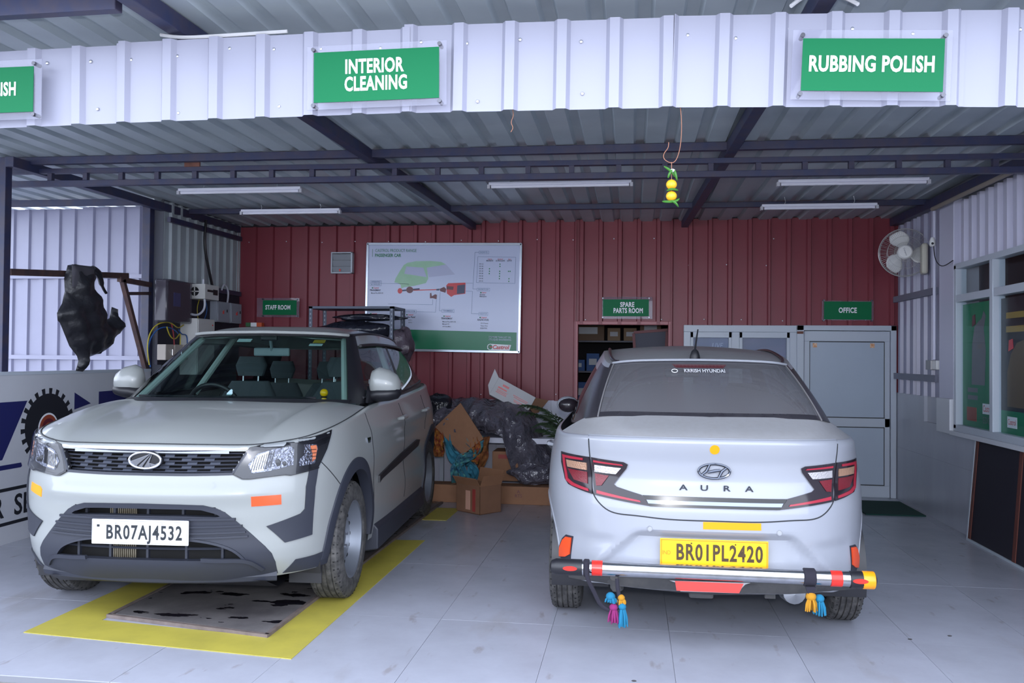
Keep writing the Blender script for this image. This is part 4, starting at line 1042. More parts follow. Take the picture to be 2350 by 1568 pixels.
MB().tube([(-.47, .10, .33), (-.46, .16, .27), (-.44, .22, .25)], [.02, .03, .02], 8).build('bumper_stay', MATS['dusty_black'], sed)
# chrome guard bar with end caps, bands, plate and tassels
gb = empty('guard_bar', (0, -.045, .398)); gb.parent = sed
MB().cyl((-.62, .012, .004), (.60, -.012, .006), .035, 20).build('bar_tube', mat('worn_chrome', (200, 202, 206), .16, metal=1, var=(14, .4, (150, 148, 146))), gb)
for x0, x1, y in ((-.62, -.775, .014), (.60, .72, -.014)):
    d = 1 if x1 > x0 else -1
    MB().tube([(x0, y, .004), (x0+.002*d, y, .004), (x1-.03*d, y, .004), (x1-.008*d, y, .004), (x1, y, .004)], [.034, .039, .039, .030, .012], 18).build('end_cap', m_black, gb)
    xm = (x0*.5+x1*.5)
    MB().poly([(.034*math.cos(t)*1.0, .011*math.sin(t)) for t in np.linspace(0, 2*math.pi, 21)[:-1]], (xm-.02*d, y-.041, .006), (1, 0, 0), (0, 0, 1), (0, -1, 0), .012).build('cap_reflector', m_refr, gb, 30)
MB().lathe([(.0385, .655), (.0405, .658), (.0405, .705), (.0385, .708)], 'x', (0, -.014, .004), 20).build('yellow_band', m_refy, gb)
for x in (-.575, .515): MB().lathe([(.0355, x), (.0365, x+.001), (.0365, x+.05), (.0355, x+.051)], 'x', (0, -.012 if x > 0 else .011, .005), 20).build('red_band', m_refr, gb)
MB().poly([(-.21, -.036), (-.185, -.043), (-.172, -.058), (-.160, -.084), (.108, -.082), (.120, -.058), (.137, -.040), (.160, -.032)], (0, -.008, 0), (1, 0, 0), (0, 0, 1), (0, -1, 0), .004).build('bar_bracket', m_steel, gb, 0)
MB().poly([(-.185, -.036), (.128, -.036), (.108, -.080), (-.178, -.080)], (0, -.014, 0), (1, 0, 0), (0, 0, 1), (0, -1, 0), .004).build('red_plate', mat('red_tape', (206, 60, 54), .35, var=(40, .3, (180, 54, 52))), gb, 0)
m_blackc = mat('black_cloth', (30, 28, 40), .9)
def tassel(parent, x, y, z, r, h, m, nm='tassel'):
    mb = MB(); mb.ell((x, y, z), (r*.8, r*.8, r*.7), 10, 6)
    for i in range(26):
        a = random.uniform(0, 6.28); q = random.uniform(.3, 1)*r
        mb.tube([(x+q*.4*math.cos(a), y+q*.4*math.sin(a), z), (x+q*.9*math.cos(a), y+q*.9*math.sin(a), z-h*.5), (x+q*1.1*math.cos(a), y+q*.9*math.sin(a), z-h*random.uniform(.85, 1.05))], [.004, .0055, .003], 5)
    return mb.build(nm, m, parent)
tq = mat('turquoise_yarn', (16, 104, 138), .9); mg = mat('magenta_yarn', (122, 28, 90), .9); ye = mat('mustard_yarn', (172, 120, 20), .9)
MB().tube(rings([(-.60, -.035, .04), (-.595, -.05, -.02), (-.56, -.04, -.10), (-.52, -.03, -.165), (-.47, -.03, -.178), (-.445, -.03, -.15), (-.45, -.02, -.09), (-.455, .0, -.04)], 30), .010, 8).build('cord', m_blackc, gb)
MB().lathe([(.036, -.615), (.042, -.61), (.042, -.59), (.036, -.585)], 'x', (0, .012, .004), 16).build('cord_loop', m_blackc, gb)
tassel(gb, -.485, -.03, -.115, .028, .03, tq); tassel(gb, -.435, -.03, -.12, .022, .03, ye); tassel(gb, -.47, -.035, -.165, .026, .075, mg); tassel(gb, -.43, -.035, -.16, .024, .095, tq)
MB().lathe([(.036, .395), (.042, .40), (.042, .445), (.036, .45)], 'x', (0, -.01, .006), 16).poly([(.400, -.03), (.445, -.03), (.432, -.075), (.415, -.075)], (0, -.048, 0), (1, 0, 0), (0, 0, 1), (0, -1, 0), .02).build('cord_loop', m_blackc, gb)
tassel(gb, .425, -.04, -.075, .030, .065, ye); tassel(gb, .465, -.03, -.085, .028, .075, tq)
# cabin
MB().box(-.72, .72, .75, 3.0, .28, .30).build('cabin_floor', m_inner, sed, 0)
MB().box(-.60, .60, .38, .80, 1.02, 1.04).build('parcel_shelf', m_inner, sed, 0)
for x in (-.35, .35): seat(sed, x, 1.95, .50, .24, m_cloth, -1, .56)
for x in (-.40, 0, .40): seat(sed, x, 1.10, .52, .20, m_cloth, -1, .50)
MB().box(-.68, .68, 2.6, 2.9, .7, .98).build('dashboard', m_inner, sed, 0, .03)
MB().box(-.12, .12, 2.25, 2.28, 1.27, 1.33).build('rear_view_mirror', MATS['mirror_back'], sed, 0, .01)
hl2 = S2['roof'].copy(); hl2[..., 2] -= .03; hl2[..., 0] *= .96; arr_obj('headliner', hl2[24:], mat('grey_headliner', (120, 122, 124), .8), sed)
# ------------------------------------------------------------------ steel frame of the shed
def beam(name, a, b, w, h, label, cat='beam', group=None, m=None, upv=(0, 0, 1)):
    return tag(MB().bar(a, b, w, h, upv).build(name, m or m_navy, None, 0, .004), label, cat, group)
beam('steel_beam', (-2.03, 2.0, 2.83), (-1.74, 9.44, 2.84), .07, .075, 'navy roof beam running back to the left end of the product poster')
beam('steel_beam', (.79, 2.0, 2.83), (.55, 9.44, 2.84), .07, .075, 'navy roof beam running back over the dark store doorway')
beam('steel_beam', (-4.52, 5.8, 2.80), (-4.46, 9.42, 2.83), .07, .075, 'navy roof beam along the top of the left wall')
beam('steel_beam', (2.62, 3.2, 2.70), (2.66, 9.42, 2.83), .07, .08, 'navy roof beam along the top of the right wall')
beam('steel_purlin', (-4.75, 6.00, 2.845), (2.68, 6.04, 2.845), .05, .055, 'navy purlin just above the ladder truss')
beam('steel_purlin', (-4.45, 8.30, 2.845), (2.66, 8.34, 2.845), .05, .05, 'navy purlin near the red wall, behind the ladder truss')
beam('steel_purlin', (-8.2, 7.62, 2.835), (-4.6, 7.66, 2.835), .05, .06, 'navy purlin above the white sheets outside on the left')
beam('steel_purlin', (-7.0, 3.34, 2.82), (-2.06, 3.25, 2.83), .05, .09, 'rust-edged navy purlin above the white fascia')
beam('steel_post', (-4.60, 5.86, 0), (-4.60, 5.86, 2.84), .07, .07, 'navy post at the left end of the ladder truss', 'post', upv=(0, 1, 0))
beam('steel_post', (-4.60, 7.80, 0), (-4.60, 7.80, 2.84), .08, .08, 'dark post beside the electrical board', 'post', upv=(0, 1, 0))
tr = empty('ladder_truss', (0, 6.10, 0)); tag(tr, 'navy ladder truss of two chords and short struts across the bay', 'truss')
MB().bar((-4.78, 0, 2.695), (2.66, 0, 2.662), .05, .042).build('chord', m_navy, tr, 0, .003); MB().bar((-4.78, 0, 2.79), (2.66, 0, 2.752), .05, .036).build('chord', m_navy, tr, 0, .003)
st0 = None
for x in (-4.40, -4.11, -3.82, -3.53, -3.23, -2.93, -2.63, -2.32, -2.01, -1.70, -1.385, -1.067, -.733, -.426, -.098, .219, .529, .846, 1.152, 1.452, 1.756, 2.063, 2.36):
    if st0 is None: st0 = MB().bar((0, 0, -.04), (0, 0, .04), .035, .035, (0, 1, 0)).build('strut', m_navy, tr, 0); s = st0
    else: s = st0.copy(); COL.objects.link(s)
    s.location = (x, 0, 2.74-.0046*(x+1))
MB().box(-3.30, -3.18, -.035, -.02, 2.795, 2.845).build('rusty_plate', mat('rusty_steel', (120, 78, 66), .8, var=(20, .6, (80, 50, 44))), tr, 0)
# ------------------------------------------------------------------ fascia
fa = empty('fascia', (0, 3.5, 2.4)); tag(fa, 'white ribbed metal fascia hanging across the front of the bay', 'fascia')
zbx = ([-3.6, -2.8, -1.6, -.5, .6, 1.5, 3.2], [2.386, 2.396, 2.408, 2.411, 2.393, 2.362, 2.30]); ztx = ([-3.6, -2.8, -1.6, -.5, .6, 1.5, 3.2], [2.72, 2.737, 2.757, 2.772, 2.757, 2.732, 2.67])
bx_ = [-3.46, -2.20, -.94, .15, 1.21, 2.26, 3.2]
m_fas = mat('fascia_paint', (154, 155, 173), .30, bump=(3, .03, .01))
for i in range(6):
    x0, x1 = bx_[i], bx_[i+1]+.03; z0, z1 = np.interp([x0, x1], *zbx); t0 = np.interp((x0+x1)/2, *ztx); zm = np.interp((x0+x1)/2, *zbx)
    U = Vector((x1-x0, 0, z1-z0)); L = U.length; U.normalize()
    corr('fascia_sheet', (x0, -.004*(i % 2), z0-2.4), U, Vector((-U.z, 0, U.x)), (0, -1, 0), L, t0-zm, m_fas, fa, pitch=.211, h=.022, prof=(.66, .73, .91, .98), phase=((-2.61-x0)/.211-.82) % 1)
s0 = MB().ell((0, 0, 0), (.008, .005, .008), 8, 4).build('screw', m_screw, fa); k = 0
for x in np.arange(-2.55, 1.5, .21):
    for dz in (.045, .285):
        if dz > .2 or int(x*50) % 3 == 0:
            s = s0 if k == 0 else s0.copy()
            if k: COL.objects.link(s)
            s.location = (x+random.uniform(-.04, .04), -.004, np.interp(x, *zbx)-2.4+dz+random.uniform(-.015, .02)); k += 1
MB().box(-3.4, 3.2, .01, .05, .05, .09).build('fixing_rail', m_navy, fa, 0)
# ------------------------------------------------------------------ signs
m_acr = glass('clear_acrylic', (.93, .93, .95), .03, 1.35, ((200, 200, 220), .10))
def fit(ob, w, cx=0, axis=0):
    xs = [v.co[axis] for v in ob.data.vertices]; c = (max(xs)+min(xs))/2; k = w/(max(xs)-min(xs))
    for v in ob.data.vertices: v.co[axis] = cx+(v.co[axis]-c)*k
    return ob
def sign(loc, w, h, gw, gh, lines, cap, label, ry=0, standoff=.035, gx=0, gz=0, n=(0, -1)):
    r = empty('room_sign', loc); r.rotation_euler = (0, ry, 0); tag(r, label, 'sign')
    MB().box(-w/2, w/2, -.002, .002, -h/2, h/2).build('acrylic_sheet', m_acr, r, 0)
    MB().box(gx-gw/2, gx+gw/2, -.005, -.0025, gz-gh/2, gz+gh/2).build('green_panel', m_green, r, 0)
    k = len(lines)
    for i, (s, lw, cx) in enumerate(lines):
        fit(text('lettering', s, cap, m_white, r, (cx, -.0058, gz+(k-1)*cap*.64-i*cap*1.28), bold=.032, space=1.06), lw, cx)
    if standoff:
        for sx in (-1, 1):
            for sz in (-1, 1):
                x, z = gx+sx*(gw/2+.002), gz+sz*(gh/2+.012)
                MB().cyl((x, -.010, z), (x, standoff, z), .0085, 14).build('standoff', mat('standoff_steel', (96, 96, 102), .25, metal=.9), r)
    return r
sign((-1.04, 3.43, 2.548), .587, .263, .526, .207, [('INTERIOR', .246, -.005), ('CLEANING', .262, 0)], .056, 'green sign reading INTERIOR CLEANING on clear acrylic', -.010)
sign((.887, 3.43, 2.520), .578, .267, .512, .200, [('RUBBING POLISH', .452, 0)], .058, 'green sign reading RUBBING POLISH on clear acrylic', .042, gx=.004)
sign((-2.815, 3.43, 2.54), .580, .260, .506, .197, [('POLISH', .168, .088)], .056, 'green fascia sign whose word ends in LISH, cut by the wall end', -.004)
sign((-3.955, BACK-.06, 1.938), .50, .215, .40, .165, [('STAFF ROOM', .295, .0)], .048, 'green STAFF ROOM sign on the red wall', 0, .03, gx=.02)
sign((-.05, BACK-.06, 1.942), .53, .235, .485, .180, [('SPARE', .15, 0), ('PARTS ROOM', .31, .01)], .050, 'green SPARE PARTS ROOM sign above the dark doorway', 0, .03, gx=-.015)
sign((2.205, BACK-.06, 1.918), .51, .205, .47, .185, [('OFFICE', .18, 0)], .052, 'green OFFICE sign above the white door', .006, .03)
# ------------------------------------------------------------------ product poster
po = empty('product_poster', (-2.065, BACK-.055, 2.055)); po.rotation_euler = (0, .010, 0); tag(po, 'large framed wall chart of car oil products on the red wall', 'poster')
PW, PH = 1.735, 1.19
MB().box(-PW/2, PW/2, 0, .012, -PH/2, PH/2).build('panel', mat('poster_film', (196, 204, 232), .22, bump=(5, .06, .01)), po, 0)
m_frm = mat('poster_frame_alu', (200, 208, 220), .25, metal=.7)
for a in ((-PW/2, PW/2, PH/2-.022, PH/2+.006), (-PW/2, PW/2, -PH/2-.006, -PH/2+.022)): MB().box(a[0], a[1], -.012, .014, a[2], a[3]).build('frame_bar', m_frm, po, 0, .003)
for a in ((-PW/2-.006, -PW/2+.020), (PW/2-.020, PW/2+.006)): MB().box(a[0], a[1], -.012, .014, -PH/2, PH/2).build('frame_bar', m_frm, po, 0, .003)
px_ = lambda x: (x-1090)/2110*PW; pz_ = lambda y: -(y-752)/1470*PH
def pp(name, pts, m, d=.0015): return MB().poly([(px_(x), pz_(y)) for x, y in pts], (0, -d, 0), (1, 0, 0), (0, 0, 1), (0, -1, 0), d*.9).build(name, m, po, 0)
def ptx(s, x, y, hpx, wpx, m, bold=.015, shear=0, al='L'):
    c = px_(x+wpx/2); return fit(text('print_lettering', s, hpx/1470*PH, m, po, (c, 0, pz_(y)), bold=bold, shear=shear, depth=.003), wpx/2110*PW, c)
def pln(pts, m, w=4):
    mb = MB()
    for a, b in zip(pts, pts[1:]): mb.bar((px_(a[0]), -.001, pz_(a[1])), (px_(b[0]), -.001, pz_(b[1])), w/2110*PW, .001, (0, 1, 0))
    return mb.build('print_line', m, po, 0)
m_pg = mat('print_green', (10, 120, 82), .3); m_pgl = mat('print_leaf_green', (150, 196, 160), .3, var=(3, .5, (176, 208, 196))); m_pr = mat('print_red', (200, 48, 56), .3); m_pk = mat('print_navy', (52, 60, 92), .35); m_pw = mat('print_window', (176, 182, 212), .3); m_pbl = mat('print_line_blue', (96, 124, 164), .4); m_pdk = mat('print_dark_red', (96, 34, 48), .3)
pp('print_band', [(60, 1190), (2100, 1215), (2100, 1480), (40, 1450)], m_pg)
ptx('CASTROL PRODUCT RANGE', 152, 120, 42, 570, m_pg, -.004); ptx('PASSENGER CAR', 150, 186, 42, 362, m_pg, .03); pln([(112, 98), (112, 205)], m_pg, 5)
pp('print_car', [(425, 555), (440, 500), (500, 395), (550, 315), (600, 285), (720, 262), (920, 258), (1060, 270), (1130, 305), (870, 350), (890, 500), (860, 560), (700, 600), (560, 620), (520, 640), (515, 590), (480, 565)], m_pgl)
pp('print_window', [(585, 335), (820, 350), (870, 480), (560, 435)], m_pw, .002); pp('print_window', [(865, 355), (1130, 306), (1255, 440), (900, 480)], m_pw, .002)
pp('print_part', [(1140, 590), (1165, 560), (1400, 550), (1400, 700), (1250, 720), (1210, 745), (1150, 700)], m_pr, .0022); pp('print_part', [(1290, 590), (1395, 575), (1390, 695), (1285, 705)], m_pk, .003); pp('print_part', [(1145, 600), (1240, 605), (1235, 650), (1145, 645)], m_pdk, .003)
pp('print_part', [(1045, 640), (1110, 610), (1140, 640), (1130, 690), (1060, 670)], m_pdk, .0022); pln([(690, 660), (1010, 648)], m_pr, 12); pp('print_part', [(1005, 640), (1045, 635), (1045, 660), (1005, 660)], m_pk, .0022)
pp('print_part', [(640+48*math.cos(t), 655+45*math.sin(t)) for t in np.linspace(0, 6.28, 17)[:-1]], m_pdk, .0024); pln([(520, 668), (775, 640)], m_pk, 20)
pp('print_part', [(505+32*math.cos(t), 670+38*math.sin(t)) for t in np.linspace(0, 6.28, 17)[:-1]], m_pr, .0026); pp('print_part', [(920, 700), (935, 690), (945, 740), (990, 712), (1015, 720), (1010, 780), (960, 765), (920, 768)], m_pdk, .0022)
pln([(245, 570), (625, 575), (625, 610)], m_pbl); pln([(345, 850), (955, 856), (958, 780)], m_pbl); pln([(735, 950), (1000, 957), (1008, 785)], m_pbl); pln([(1085, 936), (1052, 936), (1058, 680)], m_pbl)
pln([(1575, 138), (1520, 138), (1500, 635), (1560, 638)], m_pbl); pln([(1405, 556), (1500, 556)], m_pbl); pln([(1400, 665), (1497, 668), (1488, 970), (1590, 972)], m_pbl)
def label_box(s, x, y, w, h): pln([(x, y), (x+w, y), (x+w, y+h), (x, y+h), (x, y)], m_pbl, 3); ptx(s, x+w*.1, y+h/2, min(22, h*.6), w*.8, m_pbl, .01)
label_box('ENGINE OIL', 1575, 120, 130, 40); label_box('ENGINE FLUSH', 1557, 622, 172, 40); label_box('DIFFERENTIALS', 88, 532, 156, 36); label_box('& AXLES', 88, 568, 156, 36); label_box('GREASE POINTS', 75, 925, 155, 36); label_box('BRAKING SYSTEM', 560, 930, 178, 38); label_box('TRANSMISSION', 1085, 916, 168, 42); label_box('RADIATOR', 1588, 950, 122, 42)
for x, y, s in ((110, 633, 'TRANSMAX'), (95, 986, 'SPHEEROL'), (595, 996, 'Brake Fluid'), (1105, 1008, 'TRANSMAX'), (1595, 1020, 'RADICOOL')):
    pp('print_mark', [(x+12+10*math.cos(t), y+10*math.sin(t)) for t in np.linspace(0, 6.28, 11)[:-1]], m_pg); ptx('Castrol', x+26, y, 20, 75, m_pr, .02, .25); ptx(s, x-25, y+32, 24, 155, m_pk, .03, .25)
pp('print_mark', [(1610+10*math.cos(t), 684+10*math.sin(t)) for t in np.linspace(0, 6.28, 11)[:-1]], m_pg); ptx('Castrol', 1622, 684, 18, 60, m_pr, .02, .25); ptx('Engine', 1595, 712, 18, 72, m_pk, .02, .25); ptx('Shampoo', 1592, 736, 18, 96, m_pk, .02, .25)
for x, y, w, s in ((105, 704, 168, 'Manual Plus 80W-90'), (632, 1070, 48, 'DOT 3'), (632, 1102, 48, 'DOT 4'), (1098, 1084, 180, 'Manual Plus 80W-90'), (1098, 1116, 95, 'Manual VX'), (1098, 1150, 118, 'ATF Dex/Merc'), (1616, 1098, 102, 'SF-O Premix'), (1616, 1132, 96, 'Heavy Duty'), (1612, 1165, 94, 'ESSENTIAL')): ptx(s, x, y, 17, w, m_pk, .01)
pln([(1560, 196), (2070, 204), (2062, 556), (1548, 548), (1560, 196)], m_pbl)
for x, w, s in ((1675, 96, 'MAGNATEC'), (1802, 122, 'ULTRACLEAN'), (1955, 66, 'GTX')): ptx('Castrol', x+w*.2, 230, 14, w*.6, m_pr, .02, .25); ptx(s, x, 252, 20, w, m_pk, .02, .25)
for i, y in enumerate((297, 328, 360, 393, 425, 460, 493, 528)):
    ptx(('0W-16', '0W-20', '5W-40', '5W-30', '0W-40', '10W-40', '15W-40', '20W-50')[i], 1580, y, 16, 56, m_pk, .01)
    for x in {0: [1860], 1: [1860], 2: [1720], 3: [1720, 1858, 1975, 1997], 4: [1718, 1857], 5: [1856], 6: [1855, 1983], 7: [1982]}[i]: pp('print_dot', [(x+8*math.cos(t), y+9*math.sin(t)) for t in np.linspace(0, 6.28, 9)[:-1]], m_pg)
ptx("IT'S MORE THAN JUST OIL.", 1730, 1283, 24, 300, m_pw, .005); ptx("IT'S LIQUID ENGINEERING.", 1730, 1316, 24, 302, m_pw, .005)
pp('print_logo', [(1745, 1372), (2030, 1384), (2010, 1460), (1740, 1458), (1712, 1440), (1708, 1405), (1722, 1382)], m_white, .002)
pp('print_logo', [(1750+30*math.cos(t), 1415+34*math.sin(t)) for t in np.linspace(0, 6.28, 25)[:-1]], m_pg, .003); pp('print_logo', [(1735, 1410), (1778, 1405), (1778, 1420), (1755, 1424)], m_pr, .0036); fit(text('print_lettering', 'Castrol', 52/1470*PH, m_pr, po, (0, 0, pz_(1418)), bold=.03, shear=.2, depth=.004), 222/2110*PW, px_(1896))
# ------------------------------------------------------------------ exhaust fan on the wall
ex = empty('exhaust_louvre', (-3.216, BACK-.03, 2.441)); tag(ex, 'small white three-slat exhaust louvre on the red wall', 'vent')
MB().box(-.125, .125, -.04, .03, .105, .12).box(-.125, .125, -.04, .03, -.12, -.105).box(-.125, -.11, -.04, .03, -.12, .12).box(.105, .125, -.04, .03, -.12, .12).build('frame', m_alu, ex, 0, .004)
for i in range(3): MB().bar((-.108, -.02, .065-.07*i), (.104, -.02, .065-.07*i), .008, .072, (0, -.45, .9)).build('slat', mat('louvre_grey', (150, 154, 162), .45), ex, 0)
MB().box(-.03, -.012, -.034, -.03, -.095, -.07).build('red_tag', m_refr, ex, 0)
# ------------------------------------------------------------------ office window and door
w1 = empty('window_1', (.545, BACK-.03, 0)); tag(w1, 'white framed office window beside the door', kind='structure')
MB().box(0, 1.155, -.03, .05, 1.69, 1.762).box(0, .07, -.03, .05, 0, 1.69).box(.495, .575, -.02, .05, .75, 1.69).box(1.085, 1.155, -.03, .05, 0, 1.69).box(.07, 1.085, -.03, .05, .68, .75).build('frame', m_alu, w1, 0, .004)
for x0, x1 in ((.07, .495), (.575, 1.085)):
    MB().box(x0, x0+.03, -.025, .03, .75, 1.69).box(x1-.03, x1, -.025, .03, .75, 1.69).box(x0, x1, -.025, .03, 1.63, 1.69).build('sash', m_alu, w1, 0, .003)
    MB().box(x0+.03, x1-.03, .0, .006, .75, 1.63).build('pane', m_wing, w1, 0)
MB().box(.07, 1.085, 0, .03, 0, .68).build('lower_panel', m_alu, w1, 0)
m_blp = mat('blue_poster', (84, 92, 138), .35, var=(2, .5, (60, 66, 112)))
pv = MB().box(.64, 1.02, BACK+.0, BACK+.004, .8, 1.64).build('window_poster', m_blp, None, 0); tag(pv, 'blue poster reading LIVE behind the office window', 'poster')
fit(text('lettering', 'LIVE', .055, mat('print_pale', (170, 176, 210), .5), pv, (.935, BACK-.001, 1.545), shear=.25, bold=-.005), .115, .90)
tag(MB().box(1.12, 1.64, BACK+.0, BACK+.004, .8, 1.64).build('window_poster', mat('dusk_poster', (74, 78, 122), .35, var=(2, .5, (110, 96, 132))), None, 0), 'plain dusk-blue poster behind the office window', 'poster')
d1 = empty('door_1', (1.70, BACK-.03, 0)); tag(d1, 'white two-panel office door in an aluminium frame', kind='structure')
MB().box(0, .07, -.04, .05, 0, 1.764).box(.93, .985, -.04, .05, 0, 1.764).box(0, .985, -.04, .05, 1.71, 1.764).build('frame', m_alu, d1, 0, .004)
MB().box(.075, .925, -.02, .02, .0, .12).box(.075, .925, -.02, .02, .72, .81).box(.075, .925, -.02, .02, 1.60, 1.705).box(.075, .13, -.02, .02, .12, 1.60).box(.875, .925, -.02, .02, .12, 1.60).build('door_leaf', m_alu, d1, 0, .003)
m_dp = mat('door_panel', (172, 184, 200), .35, var=(3, .2, (160, 172, 188)))
MB().box(.135, .870, -.008, .01, .815, 1.595).build('door_panel', m_dp, d1, 0); MB().box(.135, .870, -.008, .01, .125, .715).build('door_panel', m_dp, d1, 0)
for z0, z1 in ((.815, 1.595), (.125, .715)):
    MB().box(.130, .875, -.012, -.006, z1-.004, z1+.003).box(.130, .875, -.012, -.006, z0-.003, z0+.004).box(.130, .136, -.012, -.006, z0, z1).box(.869, .875, -.012, -.006, z0, z1).build('panel_gasket', m_black, d1, 0)
for x in (.185, .755):
    MB().box(x-.022, x+.022, -.012, -.008, 1.535, 1.58).build('door_sticker', mat('sticker_orange', (206, 140, 96), .5, var=(60, .8, (240, 220, 190))), d1, 0, .004)
MB().box(.0, .06, -.06, -.04, 1.675, 1.70).build('hinge_cover', mat('rusty_steel', (120, 78, 66), .8), d1, 0)
mt = MB().box(2.12, 2.64, 8.33, 9.12, 0, .012).build('door_mat', mat('green_turf', (22, 62, 56), .95, bump=(300, .6, .01)), None, 0); tag(mt, 'dark green door mat in front of the office door', 'mat')
# ------------------------------------------------------------------ store room rack
rk = empty('store_rack', (-.1, 10.9, 0)); tag(rk, 'dark shelf rack inside the store room', 'rack')
for x in (-.75, .55):
    for y in (0, .45): MB().box(x, x+.035, y, y+.035, 0, 2.2).build('upright', m_navy, rk, 0)
for z in (.45, .85, 1.24, 1.62, 2.05): MB().box(-.75, .585, 0, .485, z-.02, z).build('shelf', m_navy, rk, 0)
bxs = [(-.68, .20, 1.24, .14, 'blue'), (-.46, .16, 1.24, .22, 'blue'), (-.28, .16, 1.24, .10, 'white'), (-.10, .24, 1.24, .17, 'brown'), (.16, .2, 1.24, .12, 'navy'), (-.66, .42, 1.62, .24, 'brown'), (-.20, .16, 1.62, .16, 'tan'), (0, .16, 1.62, .16, 'tan'), (.2, .26, 1.62, .28, 'brown'), (-.66, .3, .85, .25, 'blue'), (-.30, .3, .85, .2, 'brown'), (.05, .4, .85, .25, 'navy')]
cols = {'blue': (48, 88, 150), 'white': (200, 202, 210), 'brown': (112, 84, 62), 'navy': (40, 48, 80), 'tan': (148, 120, 92)}
whr = ['at the left end of the middle shelf', 'tall on the middle shelf', 'low on the middle shelf', 'square on the middle shelf', 'at the right end of the middle shelf', 'wide on the upper shelf', 'beside the wide carton on the upper shelf', 'in the centre of the upper shelf', 'tall on the upper shelf', 'on the lower shelf by the upright', 'in the centre of the lower shelf', 'wide on the lower shelf']
for i, (x, w, z, h, c) in enumerate(bxs):
    b = MB().box(-.1+x, -.1+x+w, 10.95, 11.25, z, z+h).build('parts_box', mat('box_'+c, cols[c], .6), None, 0, .004)
    MB().box(-.1+x+w*.2, -.1+x+w*.8, 10.947, 10.95, z+h*.35, z+h*.7).build('box_label', mat('box_label_white', (196, 198, 206), .5), b, 0)
    tag(b, f'{c} parts box {whr[i]} of the store rack', 'box', 'parts boxes in the store room')
bl = empty('leaning_panel', (.22, 9.75, 1.35)); tag(bl, 'dark navy panel with red edges hanging inside the store doorway', 'panel')
MB().poly([(-.19, .33), (.16, .36), (.13, -.30), (-.15, -.30)], (0, 0, 0), (1, 0, 0), (0, 0, 1), (0, -1, 0), .02).build('panel_board', mat('navy_board', (24, 28, 56), .5), bl, 0)
MB().bar((-.20, -.01, .33), (-.16, -.01, -.3), .03, .02, (0, 1, 0)).bar((.17, -.01, .36), (.14, -.01, -.3), .04, .02, (0, 1, 0)).bar((-.2, -.01, .34), (.17, -.01, .37), .03, .02, (0, 1, 0)).build('panel_edge', mat('red_edge', (96, 26, 36), .5), bl, 0)
for i, (pts, lb) in enumerate((([(.60, 3.46, 2.77), (.66, 3.50, 2.82), (.72, 3.54, 2.84), (.80, 3.52, 2.82), (.85, 3.47, 2.77)], 'white cable looped over the beam above the RUBBING POLISH sign'), ([(-2.05, 3.55, 2.80), (-1.95, 3.52, 2.775), (-1.8, 3.5, 2.765), (-1.45, 3.5, 2.772)], 'white cable lying on the fascia edge under the roof beam'))):
    tag(MB().tube(rings(pts, 24), .008, 7).build('cable', mat('cable_white_sheath', (200, 200, 204), .5)), lb, 'cable')
# ------------------------------------------------------------------ tube lights
m_tube = mat('tube_white', (236, 236, 250), .25)
def tube_light(x0, x1, y, z, label):
    t = empty('tube_light', ((x0+x1)/2, y, z)); tag(t, label, 'light', 'tube lights under the roof'); L = (x1-x0)/2
    MB().box(-L, L, -.022, .022, .006, .030).build('batten', m_tube, t, 0, .004); MB().cyl((-L+.02, -.005, -.006), (L-.02, -.005, -.006), .013, 12).build('tube', m_tube, t)
    for s in (-1, 1): MB().box(s*L-.012, s*L+.012, -.022, .022, -.022, .012).build('end_holder', mat('holder_grey', (196, 196, 206), .4), t, 0, .003); MB().tube([(s*L*.6, 0, .03), (s*L*.6+.01, 0, .05), (s*L*.6, 0, 2.87-z)], .003, 6).build('hanger_wire', m_screw, t)
tube_light(-3.88, -2.78, 7.05, 2.80, 'tube light behind the truss, over the white suv')
tube_light(-3.80, -2.80, 8.10, 2.795, 'tube light over the exhaust louvre')
tube_light(-1.17, -.01, 7.05, 2.805, 'tube light behind the truss, between the two roof beams')
tube_light(1.13, 2.25, 7.05, 2.785, 'tube light behind the truss, over the white sedan')
tube_light(1.155, 2.15, 8.10, 2.775, 'tube light over the office door')
# ------------------------------------------------------------------ lemon and chilli charm
lc = empty('lemon_chilli_charm', (.153, 3.53, 2.16)); tag(lc, 'lemon and green chilli charm hanging on a string from the fascia', 'charm')
MB().tube(rings([(.032, -.02, .245), (.036, -.02, .20), (.036, -.01, .12), (.026, 0, .06), (.005, 0, .028), (-.02, 0, .035), (-.032, 0, .05), (-.026, 0, .072), (-.016, 0, .085), (-.012, 0, .11)], 40), .0016, 6).tube([(0, 0, .03), (0, 0, -.13)], .0015, 6).build('string', mat('jute_string', (150, 104, 84), .9), lc)
m_lem = mat('lemon_skin', (222, 168, 30), .4, bump=(120, .3, .003))
for z in (-.060, -.106): MB().ell((0, 0, z), (.0215, .0215, .0200), 18, 12).build('lemon', m_lem, lc)
m_chi = mat('green_chilli', (52, 110, 30), .35)
for pts in ([(-.03, 0, .014), (-.005, -.005, -.005), (.018, 0, -.035)], [(.012, -.008, -.005), (.016, -.01, -.022), (.022, -.005, -.045)], [(-.014, -.01, -.035), (-.008, -.012, -.018), (.004, -.006, 0)], [(-.018, -.012, -.086), (0, -.02, -.082), (.026, -.01, -.086)], [(-.036, 0, -.127), (-.012, -.008, -.13), (.02, 0, -.128)], [(-.004, -.006, -.124), (.014, -.01, -.134), (.028, 0, -.150)], [(.0, -.004, -.130), (.02, -.008, -.126), (.032, 0, -.116)]):
    MB().tube(rings(pts, 9), [.002, .004, .005, .005, .005, .0045, .004, .003, .001], 8).build('chilli', m_chi, lc)
MB().ell((.003, 0, -.004), (.012, .010, .007), 10, 6).build('white_bead', m_white, lc)
